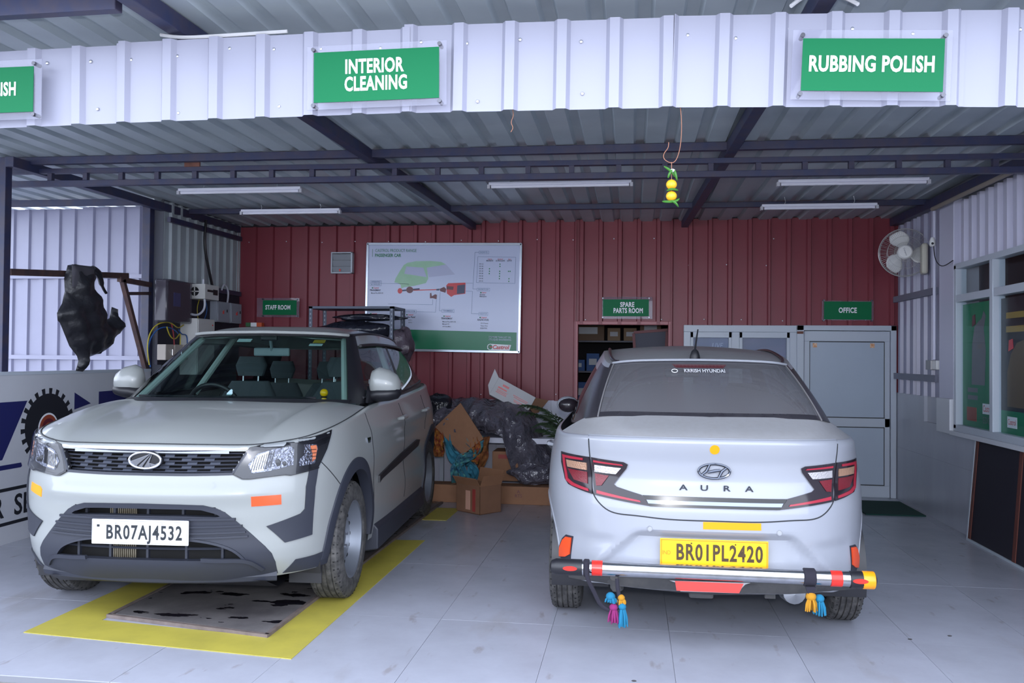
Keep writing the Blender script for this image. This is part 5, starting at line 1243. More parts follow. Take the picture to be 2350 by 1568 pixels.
ls = MB().tube(rings([(-.49, 3.52, 2.42), (-.487, 3.52, 2.39), (-.494, 3.52, 2.36), (-.488, 3.52, 2.345), (-.496, 3.52, 2.325)], 20), .0016, 6).build('loose_string', MATS['jute_string']); tag(ls, 'short loose jute string end under the fascia', 'string')
# ------------------------------------------------------------------ left side: banner board
bb = empty('banner_board', (-4.528, 0, 0)); tag(bb, 'white low banner wall with a black gear and lettering beside the suv', 'banner')
m_bn = mat('banner_vinyl', (196, 198, 206), .4, var=(2, .3, (180, 182, 192)))
MB().box(-.03, 0, 3.9, 7.76, .0, 1.245).build('board', m_bn, bb, 0); MB().box(-.04, .006, 3.9, 7.76, 1.235, 1.262).build('top_rail', m_alu, bb, 0, .003)
m_nv = mat('banner_navy', (28, 32, 92), .5); m_bk = mat('banner_black', (28, 30, 38), .5); m_og = mat('banner_orange', (150, 66, 44), .5)
bp = lambda n, pts, m, d=.001: MB().poly(pts, (d, 0, 0), (0, 1, 0), (0, 0, 1), (1, 0, 0), d*.9).build(n, m, bb, 0)
gp = []; nT = 22; cy0, cz0, r0, r1 = 6.30, .83, .255, .298
for i in range(nT):
    a = 2*math.pi*i/nT+.07; w = math.pi/nT
    gp += [(a-w, r0), (a-w*.42, r0), (a-w*.45, r1), (a+w*.45, r1), (a+w*.42, r0)]
bp('gear_print', [(cy0+1.05*r*math.cos(a), cz0+r*math.sin(a)) for a, r in gp], m_bk)
ci = lambda r: [(cy0+r*math.cos(t), cz0-.015+r*math.sin(t)) for t in np.linspace(0, 2*math.pi, 33)[:-1]]
bp('gear_ring', ci(.118), m_white, .002); bp('gear_hub', ci(.104), m_og, .003); bp('gear_hub', ci(.075), m_pdk, .004); bp('gear_hub', ci(.045), m_og, .005)
bp('navy_shape', [(5.2, 1.04), (6.055, 1.04), (5.80, .62), (5.2, .62)], m_nv)
bp('navy_shape', [(6.62, 1.08), (6.62, .94), (6.84, .98)], m_nv); bp('navy_shape', [(6.95, 1.075), (6.95, .93), (7.5, .93), (7.5, 1.08)], m_nv)
bp('banner_line', [(5.0, .545), (6.0, .545), (6.01, .555), (6.0, .58), (5.0, .58)], m_nv)
bp('banner_line', [(4.6, .385), (7.4, .385), (7.4, .41), (4.6, .41)], m_bk); bp('banner_line', [(4.6, .135), (7.4, .135), (7.4, .16), (4.6, .16)], m_bk)
text('lettering', 'CAR', .15, m_bk, bb, (.001, 5.62, .265), (0, 1, 0), (0, 0, 1), .95, .02, .001); text('lettering', 'SERVICE', .15, m_bk, bb, (.001, 5.93, .265), (0, 1, 0), (0, 0, 1), .95, .02, .001, 'LEFT')
# bar, bracket and hanging wheel-arch liner
m_rust = mat('brown_rusty_steel', (62, 48, 52), .7, var=(12, .6, (96, 66, 56)))
beam('steel_bar', (-4.58, 5.89, 2.00), (-4.58, 7.42, 2.115), .05, .05, 'dark steel bar with a black liner hung over it', 'bar', None, m_rust)
br = empty('wall_bracket', (-4.56, 7.3, 2.05)); tag(br, 'rusty triangular bracket between the bar and the dark post', 'bracket')
MB().bar((0, -.03, .02), (0, .48, .012), .04, .045).build('arm', m_rust, br, 0); MB().bar((0, .02, .02), (0, .43, -.80), .04, .04).build('diagonal', m_rust, br, 0); MB().bar((0, .09, -.10), (0, .48, -.07), .025, .03).build('tie', m_rust, br, 0)
li = empty('wheel_arch_liner', (-4.50, 6.62, 2.08)); tag(li, 'crumpled black plastic wheel-arch liner hanging over the steel bar', 'liner')
m_lin = mat('black_felt_plastic', (34, 34, 40), .38, bump=(9, .5, .03))
ol = [(-.16, .03), (-.06, .05), (.05, .045), (.13, .035), (.15, -.02), (.12, -.09), (.20, -.16), (.27, -.24), (.30, -.34), (.34, -.40), (.42, -.37), (.45, -.27), (.50, -.28), (.51, -.34), (.62, -.41), (.55, -.50), (.42, -.60), (.34, -.66), (.18, -.70), (.08, -.715), (.10, -.78), (.06, -.83), (-.03, -.82), (.0, -.74), (-.02, -.70), (-.12, -.62), (-.20, -.50), (-.24, -.44), (-.27, -.42), (-.28, -.36), (-.22, -.28), (-.19, -.18), (-.20, -.08)]
def bulge(name, outline, depth, m, parent, noise=.012, step=.03, xo=0):
    """domed crumpled sheet in the (y,z) plane facing +x"""
    B = []
    for (x1, y1), (x2, y2) in zip(outline, outline[1:]+outline[:1]):
        k = max(1, int(math.hypot(x2-x1, y2-y1)/step)); B += [(x1+(x2-x1)*i/k, y1+(y2-y1)*i/k) for i in range(k)]
    n = len(B); I = []; lo_, hi = np.min(B, 0), np.max(B, 0)
    for x in np.arange(lo_[0], hi[0], step):
        for y in np.arange(lo_[1], hi[1], step):
            if inside((x, y), B) and min((x-p[0])**2+(y-p[1])**2 for p in B) > (step*.5)**2: I.append((x, y))
    vs, es, fs, _, _, _ = geometry.delaunay_2d_cdt([Vector(p) for p in B+I], [(i, (i+1) % n) for i in range(n)], [], 1, 1e-6)
    v = []
    for p in vs:
        d = min(math.hypot(p[0]-q[0], p[1]-q[1]) for q in B); h = depth*(1-math.exp(-d/.07))
        v.append((xo+h+noise*(math.sin(p[0]*31+p[1]*17)+math.sin(p[1]*41-p[0]*13))*min(1, d/.03), p[0], p[1]))
    ob = MB().add(v, [tuple(f) for f in fs]).build(name, m, parent, 60)
    so = ob.modifiers.new('thickness', 'SOLIDIFY'); so.thickness = .004; return ob
bulge('liner_shell', ol, .13, m_lin, li); bulge('liner_fold', [(-.19, .035), (.10, .045), (.13, -.05), (.07, -.14), (-.08, -.19), (-.18, -.15)], .03, mat('dusty_felt', (74, 72, 80), .8), li, .004, xo=.06)
MB().tube(rings([(.03, .12, .03), (.03, .22, -.02), (.03, .26, -.10), (.03, .32, -.16)], 12), [.03]*5+[.022]*3+[.012]*4, 8).build('liner_strap', m_lin, li)
# ------------------------------------------------------------------ electrical board
eb = MB().box(-4.47, -4.44, 7.72, 9.44, 1.30, 2.07).build('electrical_backboard', mat('dark_board', (40, 38, 52), .7)); tag(eb, 'dark backing board carrying the electrical boxes', 'board')
m_cream = mat('cream_enamel', (206, 206, 204), .4); m_gbx = mat('grey_enamel', (150, 156, 168), .45)
iv = empty('voltage_box', (-4.34, 8.24, 2.035)); tag(iv, 'white voltage stabiliser with a round fan grille on the electrical board', 'stabiliser')
MB().box(-.10, .10, 0, .30, -.075, .075).build('case', m_cream, iv, 0, .004)
MB().lathe([(.0, -.002), (.045, -.003), (.046, 0)], 'y', (-.01, 0, .0), 20).build('fan_grille', m_black, iv); MB().box(-.058, .038, -.006, -.002, -.006, .006).box(-.016, -.004, -.006, -.002, -.048, .048).build('fan_spokes', m_cream, iv, 0)
MB().box(.10, .104, .05, .17, .0, .022).box(.10, .106, .17, .26, -.025, .03).build('meter_slot', m_black, iv, 0)
cb2 = empty('switch_cabinet', (-4.34, 8.13, 1.30)); tag(cb2, 'tall cream metal switch cabinet behind the suv roof', 'cabinet')
MB().box(-.10, .08, 0, .36, -.1, .46).build('case', m_cream, cb2, 0, .004); MB().box(.08, .088, .01, .35, -.09, .45).build('door', m_cream, cb2, 0, .003); MB().cyl((.088, .30, .40), (.094, .30, .40), .006).build('lock', m_refr, cb2)
for i, (y0, y1, lb) in enumerate(((8.74, 9.03, 'grey meter box with red marks next to the stabiliser'), (9.06, 9.33, 'grey meter box in the corner by the red wall'))):
    q = empty('meter_box', (-4.40, y0, 1.86)); tag(q, lb, 'meter box', 'meter boxes')
    MB().box(-.04, .04, 0, y1-y0, -.11, .11).build('case', m_gbx, q, 0, .004); MB().box(.04, .046, .015, y1-y0-.015, -.095, .095).build('door', m_gbx, q, 0, .002)
    MB().box(.046, .049, .12, .13, -.02, .01).box(.046, .049, .14, .15, -.02, .02).build('red_mark', m_refr, q, 0); MB().box(.046, .05, .21, .23, 0, .03).build('latch', m_black, q, 0)
cv = empty('plastic_wrapped_panel', (-4.36, 7.66, 1.91)); tag(cv, 'brown panel under clear plastic film beside the dark post', 'panel')
MB().box(-.08, .03, 0, .46, -.19, .19).build('panel_case', mat('brown_case', (66, 56, 68), .5), cv, 0, .006); MB().box(.03, .036, .14, .26, -.05, .08).build('blue_label', mat('blue_label', (52, 70, 140), .4), cv, 0)
MB().box(-.085, .05, -.01, .47, -.21, .20).build('film', glass('cling_film', (.80, .80, .84), .12, 1.4, ((110, 108, 120), .25)), cv, 30, .02)
for i in range(3):
    y0 = 7.71+.165*i; q = empty('isolator_box', (-4.40, y0, 1.42)); tag(q, ('beige isolator switch box next to the dark post', 'middle beige isolator switch box of the row of three', 'beige isolator switch box nearest the tall cream cabinet')[i], 'switch box', 'isolator switch boxes')
    MB().box(-.04, .05, 0, .15, -.075, .075).build('case', mat('beige_enamel', (178, 168, 160), .45), q, 0, .008); MB().box(.05, .066, .10, .115, -.03, .03).build('lever', m_chrome, q, 0, .003); MB().lathe([(0, .052), (.025, .052), (.025, .048)], 'x', (0, .075, .02), 12).build('knob', MATS['beige_enamel'], q)
cable_cols = {'yellow': (176, 160, 50), 'blue': (40, 86, 150), 'red': (150, 50, 56), 'black': (24, 24, 30), 'white': (200, 202, 214)}
def cable(c, pts, label, r=.006):
    o = MB().tube(rings(pts, 40), r, 7).build('cable', mat('cable_'+c, cable_cols[c], .45)); return tag(o, label, 'cable')
X0 = -4.36
cable('yellow', [(X0-.1, 7.62, 1.30), (X0-.1, 7.60, 1.55), (X0-.06, 7.68, 1.68), (X0, 7.80, 1.70), (X0, 7.95, 1.66), (X0, 8.05, 1.69)], 'yellow cable arching from the bracket to the wrapped panel')
cable('blue', [(X0-.1, 7.64, 1.28), (X0-.1, 7.61, 1.5), (X0-.05, 7.69, 1.64), (X0, 7.82, 1.65), (X0, 7.95, 1.60)], 'blue cable arching beside the yellow one')
cable('yellow', [(X0, 7.74, 1.66), (X0, 7.80, 1.58), (X0, 7.92, 1.56), (X0, 7.98, 1.60), (X0, 7.99, 1.49)], 'yellow cable dipping into the isolator boxes')
cable('blue', [(X0, 7.96, 1.64), (X0, 8.02, 1.60), (X0, 8.10, 1.59), (X0, 8.13, 1.49)], 'blue cable bending down to the last isolator box')
cable('red', [(X0, 7.82, 1.70), (X0, 7.86, 1.60), (X0, 7.88, 1.49)], 'red cable dropping to the second isolator box')
cable('yellow', [(X0, 8.36, 1.965), (X0, 8.32, 1.88), (X0, 8.34, 1.755)], 'yellow wire between the stabiliser and the cream cabinet', .004)
cable('blue', [(X0, 8.48, 1.965), (X0, 8.52, 1.88), (X0, 8.46, 1.755)], 'blue wire between the stabiliser and the cream cabinet', .004)
cable('black', [(-4.40, 8.55, 2.80), (-4.40, 8.53, 2.55), (-4.40, 8.62, 2.3), (-4.40, 8.72, 2.10)], 'thick black cable running down the grey sheet', .014)
cable('white', [(-4.40, 8.92, 2.10), (-4.40, 8.98, 2.16), (-4.40, 9.06, 2.12), (-4.40, 9.06, 1.97)], 'pale conduit hook above the grey meter box', .01)
cable('white', [(-4.28, 8.28, 2.16), (-4.28, 8.30, 2.0), (-4.28, 8.30, 1.86), (-4.30, 8.22, 1.80), (-4.32, 8.12, 1.80)], 'pale conduit curling under the stabiliser', .011)
fb = MB().box(-4.30, -4.24, 9.33, 9.40, 1.70, 1.745).build('small_carton', mat('orange_card', (206, 92, 52), .6)); tag(fb, 'tiny orange white and green carton on the rack by the STAFF ROOM sign', 'carton'); fb.location = (.12, 0, .02)
MB().box(-4.37, -4.30, 9.33, 9.40, 1.70, 1.745).build('white_face', m_white, fb, 0); MB().box(-4.43, -4.37, 9.33, 9.40, 1.70, 1.745).build('green_face', mat('leaf_green_card', (60, 110, 70), .6), fb, 0)
# ------------------------------------------------------------------ slotted angle rack
ra = empty('slotted_rack', (-3.30, 8.62, 0)); tag(ra, 'grey slotted-angle steel rack behind the suv roof', 'rack')
m_ang = mat('slate_steel', (84, 92, 110), .5)
for x in (0, .86):
    for y in (0, .42):
        MB().box(x, x+.04, y, y+.004, 0, 1.91).box(x if x == 0 else x+.036, x+.004 if x == 0 else x+.04, y, y+.04, 0, 1.91).build('upright', m_ang, ra, 0)
        h = MB()
        for z in np.arange(1.1, 1.88, .045): h.box(x+.015, x+.025, y-.0015, y, z, z+.02)
        h.build('slots', mat('slot_pale', (150, 158, 172), .6), ra, 0)
for z in (1.885, 1.50, 1.0, .5): MB().box(0, .90, 0, .46, z, z+.025).build('shelf', m_ang, ra, 0, .002)
m_film = glass('grey_film', (.42, .42, .48), .08, 1.5, ((66, 66, 76), .45))
def lump(name, c, r, m, parent=None, seed=1, n=28, k=16, crump=.14):
    rnd = random.Random(seed); ph = [rnd.uniform(0, 6) for _ in range(8)]; v = []; f = []
    for i in range(k+1):
        t = math.pi*i/k
        for j in range(n):
            u = 2*math.pi*j/n; q = 1+crump*(math.sin(3*u+ph[0]+2*t)*.5+math.sin(5*t+ph[1]+u)*.4+math.sin(7*u+ph[2]-3*t)*.3+math.sin(11*u+4*t+ph[3])*.2)
            v.append((c[0]+r[0]*q*math.sin(t)*math.cos(u), c[1]+r[1]*q*math.sin(t)*math.sin(u), c[2]+r[2]*q*math.cos(t)))
    for i in range(k):
        for j in range(n): f.append((i*n+j, (i+1)*n+j, (i+1)*n+(j+1) % n, i*n+(j+1) % n))
    return MB().add(v, f).build(name, m, parent, 50)
m_pl = mat('wrapped_black_plastic', (40, 42, 54), .22, bump=(14, .6, .03))
tag(lump('wrapped_bumper', (-2.85, 8.80, 1.66), (.42, .16, .10), m_pl, None, 3), 'dark bumper part in shiny film on the slotted rack', 'bumper')
tag(lump('wrapped_bumper', (-2.72, 8.78, 1.80), (.36, .10, .035), m_pl, None, 5, crump=.2), 'thin dark trim wrapped in film lying across the slotted rack', 'bumper')
tag(lump('film_bundle', (-2.33, 8.72, 1.52), (.13, .12, .16), mat('brown_film', (84, 74, 84), .3, bump=(14, .6, .03)), None, 8, crump=.2), 'brownish film bundle spilling off the end of the slotted rack', 'bundle')
# ------------------------------------------------------------------ pile between the cars
tb = empty('work_table', (-2.05, 8.62, 0)); tag(tb, 'white topped table under the plastic wrapped heap', 'table')
MB().box(0, 1.35, 0, .60, .545, .60).build('table_top', m_dadoL, tb, 0, .003)
for x in (.03, 1.28):
    for y in (.03, .53): MB().box(x, x+.04, y, y+.04, 0, .545).build('leg', m_alu, tb, 0)
# draped film over bumpers: a heap profile
nx, ny = 60, 16; v = []
rnd = random.Random(4)
for i in range(nx):
    x = -2.05+1.32*i/(nx-1)
    top = np.interp(x, [-2.05, -1.9, -1.6, -1.35, -1.15, -1.02, -.93, -.85, -.73], [.90, .97, .985, .96, .93, .87, .72, .50, .40])
    bot = np.interp(x, [-2.05, -1.7, -1.5, -1.25, -1.15, -1.05, -.9, -.73], [.62, .62, .66, .64, .25, .22, .24, .30])
    for j in range(ny):
        t = j/(ny-1); z = bot+(top-bot)*t
        y = 8.50+.34*t**2.2+.05*math.sin(x*16+t*5)+.03*math.sin(x*37-t*9)+.012*math.sin(x*80+t*20)-.05*math.sin(math.pi*t)
        v.append((x, y, z+.008*math.sin(x*50+t*7)))
    for j in range(1, 6):
        v.append((x, 8.84+.1*j, top+.01*math.sin(x*23+j)-.006*j*j))
m_ = ny+5
dr = MB().add(v, grid_faces(nx, m_)).build('film_wrapped_heap', mat('clear_grey_film', (84, 82, 94), .14, spec=.8, bump=(16, .8, .05), var=(5, .5, (124, 120, 132))), None, 60); tag(dr, 'heap of bumpers under crinkled shiny plastic film on the white table', 'heap')
so = dr.modifiers.new('thickness', 'SOLIDIFY'); so.thickness = .006
tail = lump('film_tail', (-.93, 8.40, .275), (.22, .10, .09), MATS['clear_grey_film'], None, 12, crump=.22); tag(tail, 'trailing end of plastic film beside the open carton', 'film')
tag(lump('dark_bag', (-1.95, 8.72, .90), (.16, .14, .12), mat('black_bag', (28, 28, 36), .25, bump=(20, .6, .03)), None, 21), 'black plastic bag at the suv end of the heap', 'bag')
m_card = mat('brown_cardboard', (150, 108, 80), .8, var=(7, .35, (122, 86, 64))); m_card2 = mat('brown_cardboard_dark', (128, 92, 70), .8, var=(7, .35, (104, 74, 56)))
lb = MB().box(-2.15, -.70, 8.28, 8.50, 0, .17).build('long_carton', m_card, None, 0, .003); tag(lb, 'long flat brown carton on the floor behind the open box', 'carton')
text('lettering', 'A', .03, m_pdk, lb, (-1.06, 8.279, .12)); text('lettering', 'RTS', .03, m_pdk, lb, (-1.06, 8.279, .08))
oc = empty('open_carton', (-1.37, 7.86, 0), math.radians(-38)); tag(oc, 'open brown carton standing on the floor between the cars', 'carton')
t = .006
MB().box(-.16, .16, -.13, -.13+t, 0, .25).box(-.16, .16, .13-t, .13, 0, .25).box(-.16, -.16+t, -.13, .13, 0, .25).box(.16-t, .16, -.13, .13, 0, .25).box(-.16, .16, -.13, .13, 0, t).build('carton_walls', m_card2, oc, 0)
for a, b, d in (((-.16, -.13, .25), (.16, -.13, .25), (0, -.05, .07)), ((.16, -.13, .25), (.16, .13, .25), (.04, 0, .09)), ((-.16, .13, .25), (.16, .13, .25), (0, .03, .12)), ((-.16, -.13, .25), (-.16, .13, .25), (-.09, 0, -.03))):
    a, b, d = Vector(a), Vector(b), Vector(d); n_ = Vector((0, 0, .004)); MB().add([a, b, b+d, a+d, a+n_, b+n_, b+d+n_, a+d+n_], [(0, 1, 2, 3), (7, 6, 5, 4), (0, 4, 5, 1), (1, 5, 6, 2), (2, 6, 7, 3), (3, 7, 4, 0)]).build('flap', m_card, oc, 0)
MB().box(-.03, .03, -.133, -.13, .03, .20).build('torn_patch', mat('torn_paper', (196, 150, 130), .8), oc, 0); MB().box(.06, .10, -.1325, -.13, .02, .22).build('tape', mat('red_print_tape', (150, 58, 54), .6), oc, 0)
hc = MB().poly([(-.19, -.02), (.05, .22), (.30, -.12), (.10, -.28)], (-1.72, 8.42, .73), (1, 0, 0), (0, .25, 1), (0, -1, .25), .05).build('tilted_carton', m_card, None, 0, .003); tag(hc, 'flattened brown carton tilted on the edge of the heap', 'carton')
c2 = MB().box(-1.36, -.95, 8.56, 8.9, .18, .47).build('side_carton', m_card, None, 0, .004); tag(c2, 'brown carton under the table behind the plastic film', 'carton'); MB().box(-1.30, -1.0, 8.557, 8.56, .40, .44).build('tape', MATS['red_print_tape'], c2, 0)
wc = empty('white_carton', (-1.19, 8.86, 1.00)); wc.rotation_euler = (math.radians(-8), math.radians(28), math.radians(6)); tag(wc, 'white printed carton lying tilted on top of the heap', 'carton')
m_wcd = mat('white_card', (196, 196, 200), .7)
MB().box(-.23, .20, 0, .14, -.10, .10).build('carton_body', m_wcd, wc, 0, .003)
for dx, z, w, h in ((-.12, .05, .07, .022), (-.14, .012, .10, .016), (-.13, -.012, .12, .006), (-.13, -.026, .11, .006), (-.13, -.04, .12, .006), (.07, .012, .17, .006), (.075, -.004, .15, .006), (.08, -.03, .14, .006), (.08, -.044, .12, .006)): MB().box(dx-w/2, dx+w/2, -.001, 0, z-h/2, z+h/2).build('print_line', m_pr, wc, 0)
MB().poly([(-.23, -.10), (-.23, .10), (-.31, .16), (-.29, -.02)], (0, .03, 0), (1, 0, 0), (0, 0, 1), (0, -1, 0), .004).build('flap', m_wcd, wc, 0); MB().poly([(.20, .10), (.20, -.10), (.30, -.02), (.33, .14)], (0, .03, 0), (1, 0, 0), (0, 0, 1), (0, -1, 0), .004).build('flap', m_card2, wc, 0)
# cloth bundle hanging from the table
cl = empty('cloth_bundle', (-1.62, 8.46, .5)); tag(cl, 'tangled turquoise, red and mustard printed cloth spilling over the open carton', 'cloth')
def strip(name, pts, w, m, seed=0):
    P = spline(pts, 26); v = []; rnd = random.Random(seed); ph = rnd.uniform(0, 6)
    for i, p in enumerate(P):
        tdir = P[min(i+1, 25)]-P[max(i-1, 0)]; side = np.cross(tdir, [0, -1, 0]); side /= max(np.linalg.norm(side), 1e-6)
        for j in range(7):
            s = (j/6-.5)*w*(1+.2*math.sin(i*.5+ph)); v.append(p+side*s+np.array([0, -.022*math.cos(j*2.2+i*.35+ph)-.02, 0]))
    ob = MB().add(v, grid_faces(26, 7)).build(name, m, cl, 60); so = ob.modifiers.new('thickness', 'SOLIDIFY'); so.thickness = .004; return ob
m_tq = mat('turquoise_cloth', (56, 128, 150), .85, var=(10, .3, (40, 100, 130))); m_tqp = mat('turquoise_print', (40, 76, 116), .85, var=(28, 1, (96, 170, 160))); m_rdp = mat('red_print_cloth', (122, 34, 36), .85, var=(30, .9, (196, 140, 50))); m_mus = mat('mustard_cloth', (140, 92, 46), .85, var=(18, .8, (104, 40, 34)))
strip('cloth_fold', [(-.16, 0, .19), (-.15, -.05, .08), (-.12, -.07, -.02), (-.05, -.05, -.12), (.0, -.06, -.22), (.04, -.04, -.30)], .10, m_tq, 1)
strip('cloth_fold', [(-.02, 0, .16), (.02, -.05, .05), (.09, -.06, -.02), (.04, -.06, -.10), (-.06, -.06, -.16), (-.09, -.04, -.30), (-.10, -.02, -.37)], .07, m_tqp, 2)
strip('cloth_fold', [(.14, 0, .12), (.15, -.05, .0), (.08, -.07, -.06), (-.03, -.06, -.10), (-.02, -.05, -.22), (.03, -.04, -.32)], .08, m_tqp, 3)
strip('cloth_fold', [(.03, .0, -.12), (.08, -.06, -.16), (.11, -.05, -.24), (.07, -.03, -.32)], .09, m_tq, 4)
strip('cloth_fold', [(-.27, .0, .20), (-.26, -.04, .12), (-.25, -.05, .0), (-.26, -.03, -.07)], .11, m_rdp, 5)
strip('cloth_fold', [(-.24, .02, .06), (-.25, -.03, -.0), (-.25, -.03, -.08)], .09, m_mus, 6)
strip('cloth_fold', [(.10, .0, .17), (.12, -.05, .06), (.13, -.06, -.04), (.10, -.05, -.12)], .09, m_rdp, 7)
strip('cloth_fold', [(.20, .02, .12), (.21, -.04, .0), (.19, -.04, -.10), (.15, -.02, -.22)], .08, m_mus, 8)
# ------------------------------------------------------------------ palm
pm = empty('potted_palm', (-.62, 8.75, 0)); tag(pm, 'small potted palm with feathery fronds beside the sedan', 'palm')
MB().lathe([(0, 0), (.12, 0), (.15, .24), (.16, .26), (.14, .26), (.13, .22), (0, .22)], 'z', (0, 0, 0), 20).build('pot', mat('grey_pot', (110, 108, 112), .6), pm)
m_leaf = mat('palm_leaf', (44, 66, 44), .5, var=(8, .5, (70, 84, 52)))
rnd = random.Random(9)
for k, (az, ln, el) in enumerate(((3.3, .55, 1.1), (2.7, .50, .55), (4.2, .5, .8), (5.4, .55, 1.2), (.2, .5, .9), (3.8, .62, 1.35), (2.2, .5, 1.0), (4.7, .45, .45))):
    d = np.array([math.cos(az), math.sin(az)]); P = []
    for i in range(13):
        t = i/12; r = ln*t*math.cos(el*(1-.5*t)); z = .42+ln*(math.sin(el)*t-.55*t*t)+.25*(t**.5); P.append((d[0]*r, d[1]*r*.6, z))
    fr_ = MB().tube(P, [.006]*4+[.004]*5+[.002]*4, 5)
    for i in range(2, 13):
        p = Vector(P[i]); t = i/12; L = .20*(1-.6*abs(t-.45)); side = Vector((-d[1], d[0], 0))
        tn = (Vector(P[i])-Vector(P[i-1])).normalized()
        for s in (-1, 1):
            e = p+side*s*L*.75+tn*L*.55+Vector((0, 0, -.05)); m_d = (p+e)/2+Vector((0, 0, .015)); w = Vector((0, 0, .009))
            fr_.add([p, m_d+w+tn*.006, e, m_d-w-tn*.006], [(0, 1, 2, 3)])
    fr_.build('frond', m_leaf, pm, 0)
MB().tube([(0, 0, .2), (0, 0, .45)], [.03, .02], 8).build('stem', m_leaf, pm)
# ------------------------------------------------------------------ wall fan
wf = empty('wall_fan', (2.53, 8.60, 2.42), -.2); tag(wf, 'white wall fan with a wire cage above the window pier', 'fan')
m_fw = mat('fan_white', (222, 222, 222), .35); m_wire = mat('fan_wire', (196, 196, 196), .35, metal=.4)
cg = MB()
for r, y in ((.225, 0), (.215, -.035), (.215, .035), (.15, -.055), (.09, -.062), (.15, .055)):
    cg.tube([(r*math.cos(t), y, r*math.sin(t)) for t in np.linspace(0, 2*math.pi, 49)[:-1]], .0045 if r > .22 else .0016, 5, True)
for i in range(72):
    a = 2*math.pi*i/72; c, s = math.cos(a), math.sin(a)
    cg.tube([(.06*c, -.064, .06*s), (.15*c, -.056, .15*s), (.213*c, -.034, .213*s), (.224*c, 0, .224*s)], .0013, 3)
    if i % 2 == 0: cg.tube([(.05*c, .062, .05*s), (.15*c, .055, .15*s), (.224*c, 0, .224*s)], .0009, 3)
cg.build('cage', m_wire, wf, 60)
MB().lathe([(0, -.080), (.055, -.078), (.066, -.068), (.066, -.058)], 'y', (0, 0, 0), 28).build('cage_badge', m_fw, wf)
fit(text('lettering', 'Crompton', .014, m_pk, wf, (0, -.0805, 0)), .074, 0).rotation_euler = (0, math.radians(72), 0)
for k in range(3):
    v = []; a0 = math.radians(120*k+100)
    for i in range(9):
        r = .045+.160*i/8; sp_ = (.50+.42*math.sin(math.pi*min(1, i/7.5)))*(1 if i < 8 else .75)
        for j in range(9): t = j/8-.5; a = a0+sp_*t*1.35+.25*(i/8); v.append((r*math.cos(a), -.01+.045*t, r*math.sin(a)))
    ob = MB().add(v, grid_faces(9, 9)).build('blade', m_fw, wf, 60); so = ob.modifiers.new('thickness', 'SOLIDIFY'); so.thickness = .003
MB().lathe([(0, -.04), (.04, -.035), (.045, .0), (.06, .05), (.06, .15), (.03, .17), (0, .17)], 'y', (0, 0, 0), 24).build('motor', m_fw, wf)
MB().tube([(.02, .15, -.02), (.10, .10, -.02), (.15, .02, -.03)], .024, 8).build('arm', m_fw, wf); MB().box(.125, .180, -.22, -.06, -.22, .06).build('mount', mat('fan_ivory', (190, 186, 172), .4), wf, 0, .02, 3)
# ------------------------------------------------------------------ right wall fittings
sb = empty('switch_socket', (2.66, 8.16, 1.37)); tag(sb, 'small white switch box on the ribbed right wall', 'switch')
MB().box(-.02, .03, -.09, .02, -.04, .04).build('box', m_fw, sb, 0, .004); MB().box(-.03, .02, .02, .16, -.042, .042).build('socket', mat('steel_plate', (150, 148, 150), .3, metal=.5), sb, 0, .003)
def pipe(pts, label, r=.014): return tag(MB().tube(pts, r, 10).build('conduit_pipe', m_whsheet), label, 'pipe')
pipe([(2.63, 8.09, 1.42), (2.63, 8.09, 2.70), (2.62, 8.06, 2.73)], 'white upright conduit beside the window pier')
tag(MB().tube([(2.60, 8.05, 2.735), (2.58, 7.2, 2.72), (2.56, 6.3, 2.70)], .018, 10).build('conduit_pipe', mat('tan_pipe', (140, 130, 122), .6)), 'dusty conduit running under the right roof beam', 'pipe')
bh = empty('bulb_holder', (2.61, 8.08, 2.44)); tag(bh, 'small bulb holder on the upright conduit', 'lamp holder')
MB().lathe([(.018, -.03), (.026, -.02), (.026, .02), (.014, .05)], 'z', (0, 0, 0), 12).build('socket', m_fw, bh); MB().ell((-.005, -.022, -.005), (.012, .006, .012), 10, 6).build('socket_hole', m_black, bh)
tag(MB().tube(rings([(2.615, 8.06, 2.41), (2.60, 7.98, 2.30), (2.60, 7.85, 2.22), (2.61, 7.72, 2.215), (2.63, 7.64, 2.24)], 20), .004, 6).build('cable', m_black), 'thin black wire looping from the bulb holder to the window', 'cable')
bd_ = empty('blackboard', (2.63, 0, 0)); tag(bd_, 'black notice board in a red frame leaning under the window', 'board')
Pq = [(.0, 7.31, .012), (.0, 5.6, .012), (.045, 5.6, .83), (.045, 7.25, .83)]
def quad(pts, o, m, name, th=.012): v = [Vector(p)+Vector((-o, 0, 0)) for p in pts]; MB().add(v+[p+Vector((th, 0, 0)) for p in v], [(0, 1, 2, 3), (7, 6, 5, 4), (0, 4, 5, 1), (1, 5, 6, 2), (2, 6, 7, 3), (3, 7, 4, 0)]).build(name, m, bd_, 0)
quad(Pq, 0, mat('notice_black', (30, 26, 38), .6), 'panel')
lerp = lambda a, b, t: tuple(a[i]+(b[i]-a[i])*t for i in range(3))
m_rf = mat('red_frame_wood', (96, 50, 40), .5); m_wf2 = mat('frame_alu_edge', (170, 180, 190), .35)
quad([Pq[0], lerp(Pq[0], Pq[1], .028), lerp(Pq[3], Pq[2], .028), Pq[3]], .006, m_rf, 'frame_side', .008); quad([lerp(Pq[0], Pq[1], .47), lerp(Pq[0], Pq[1], .50), lerp(Pq[3], Pq[2], .50), lerp(Pq[3], Pq[2], .47)], .006, m_rf, 'frame_mid', .008)
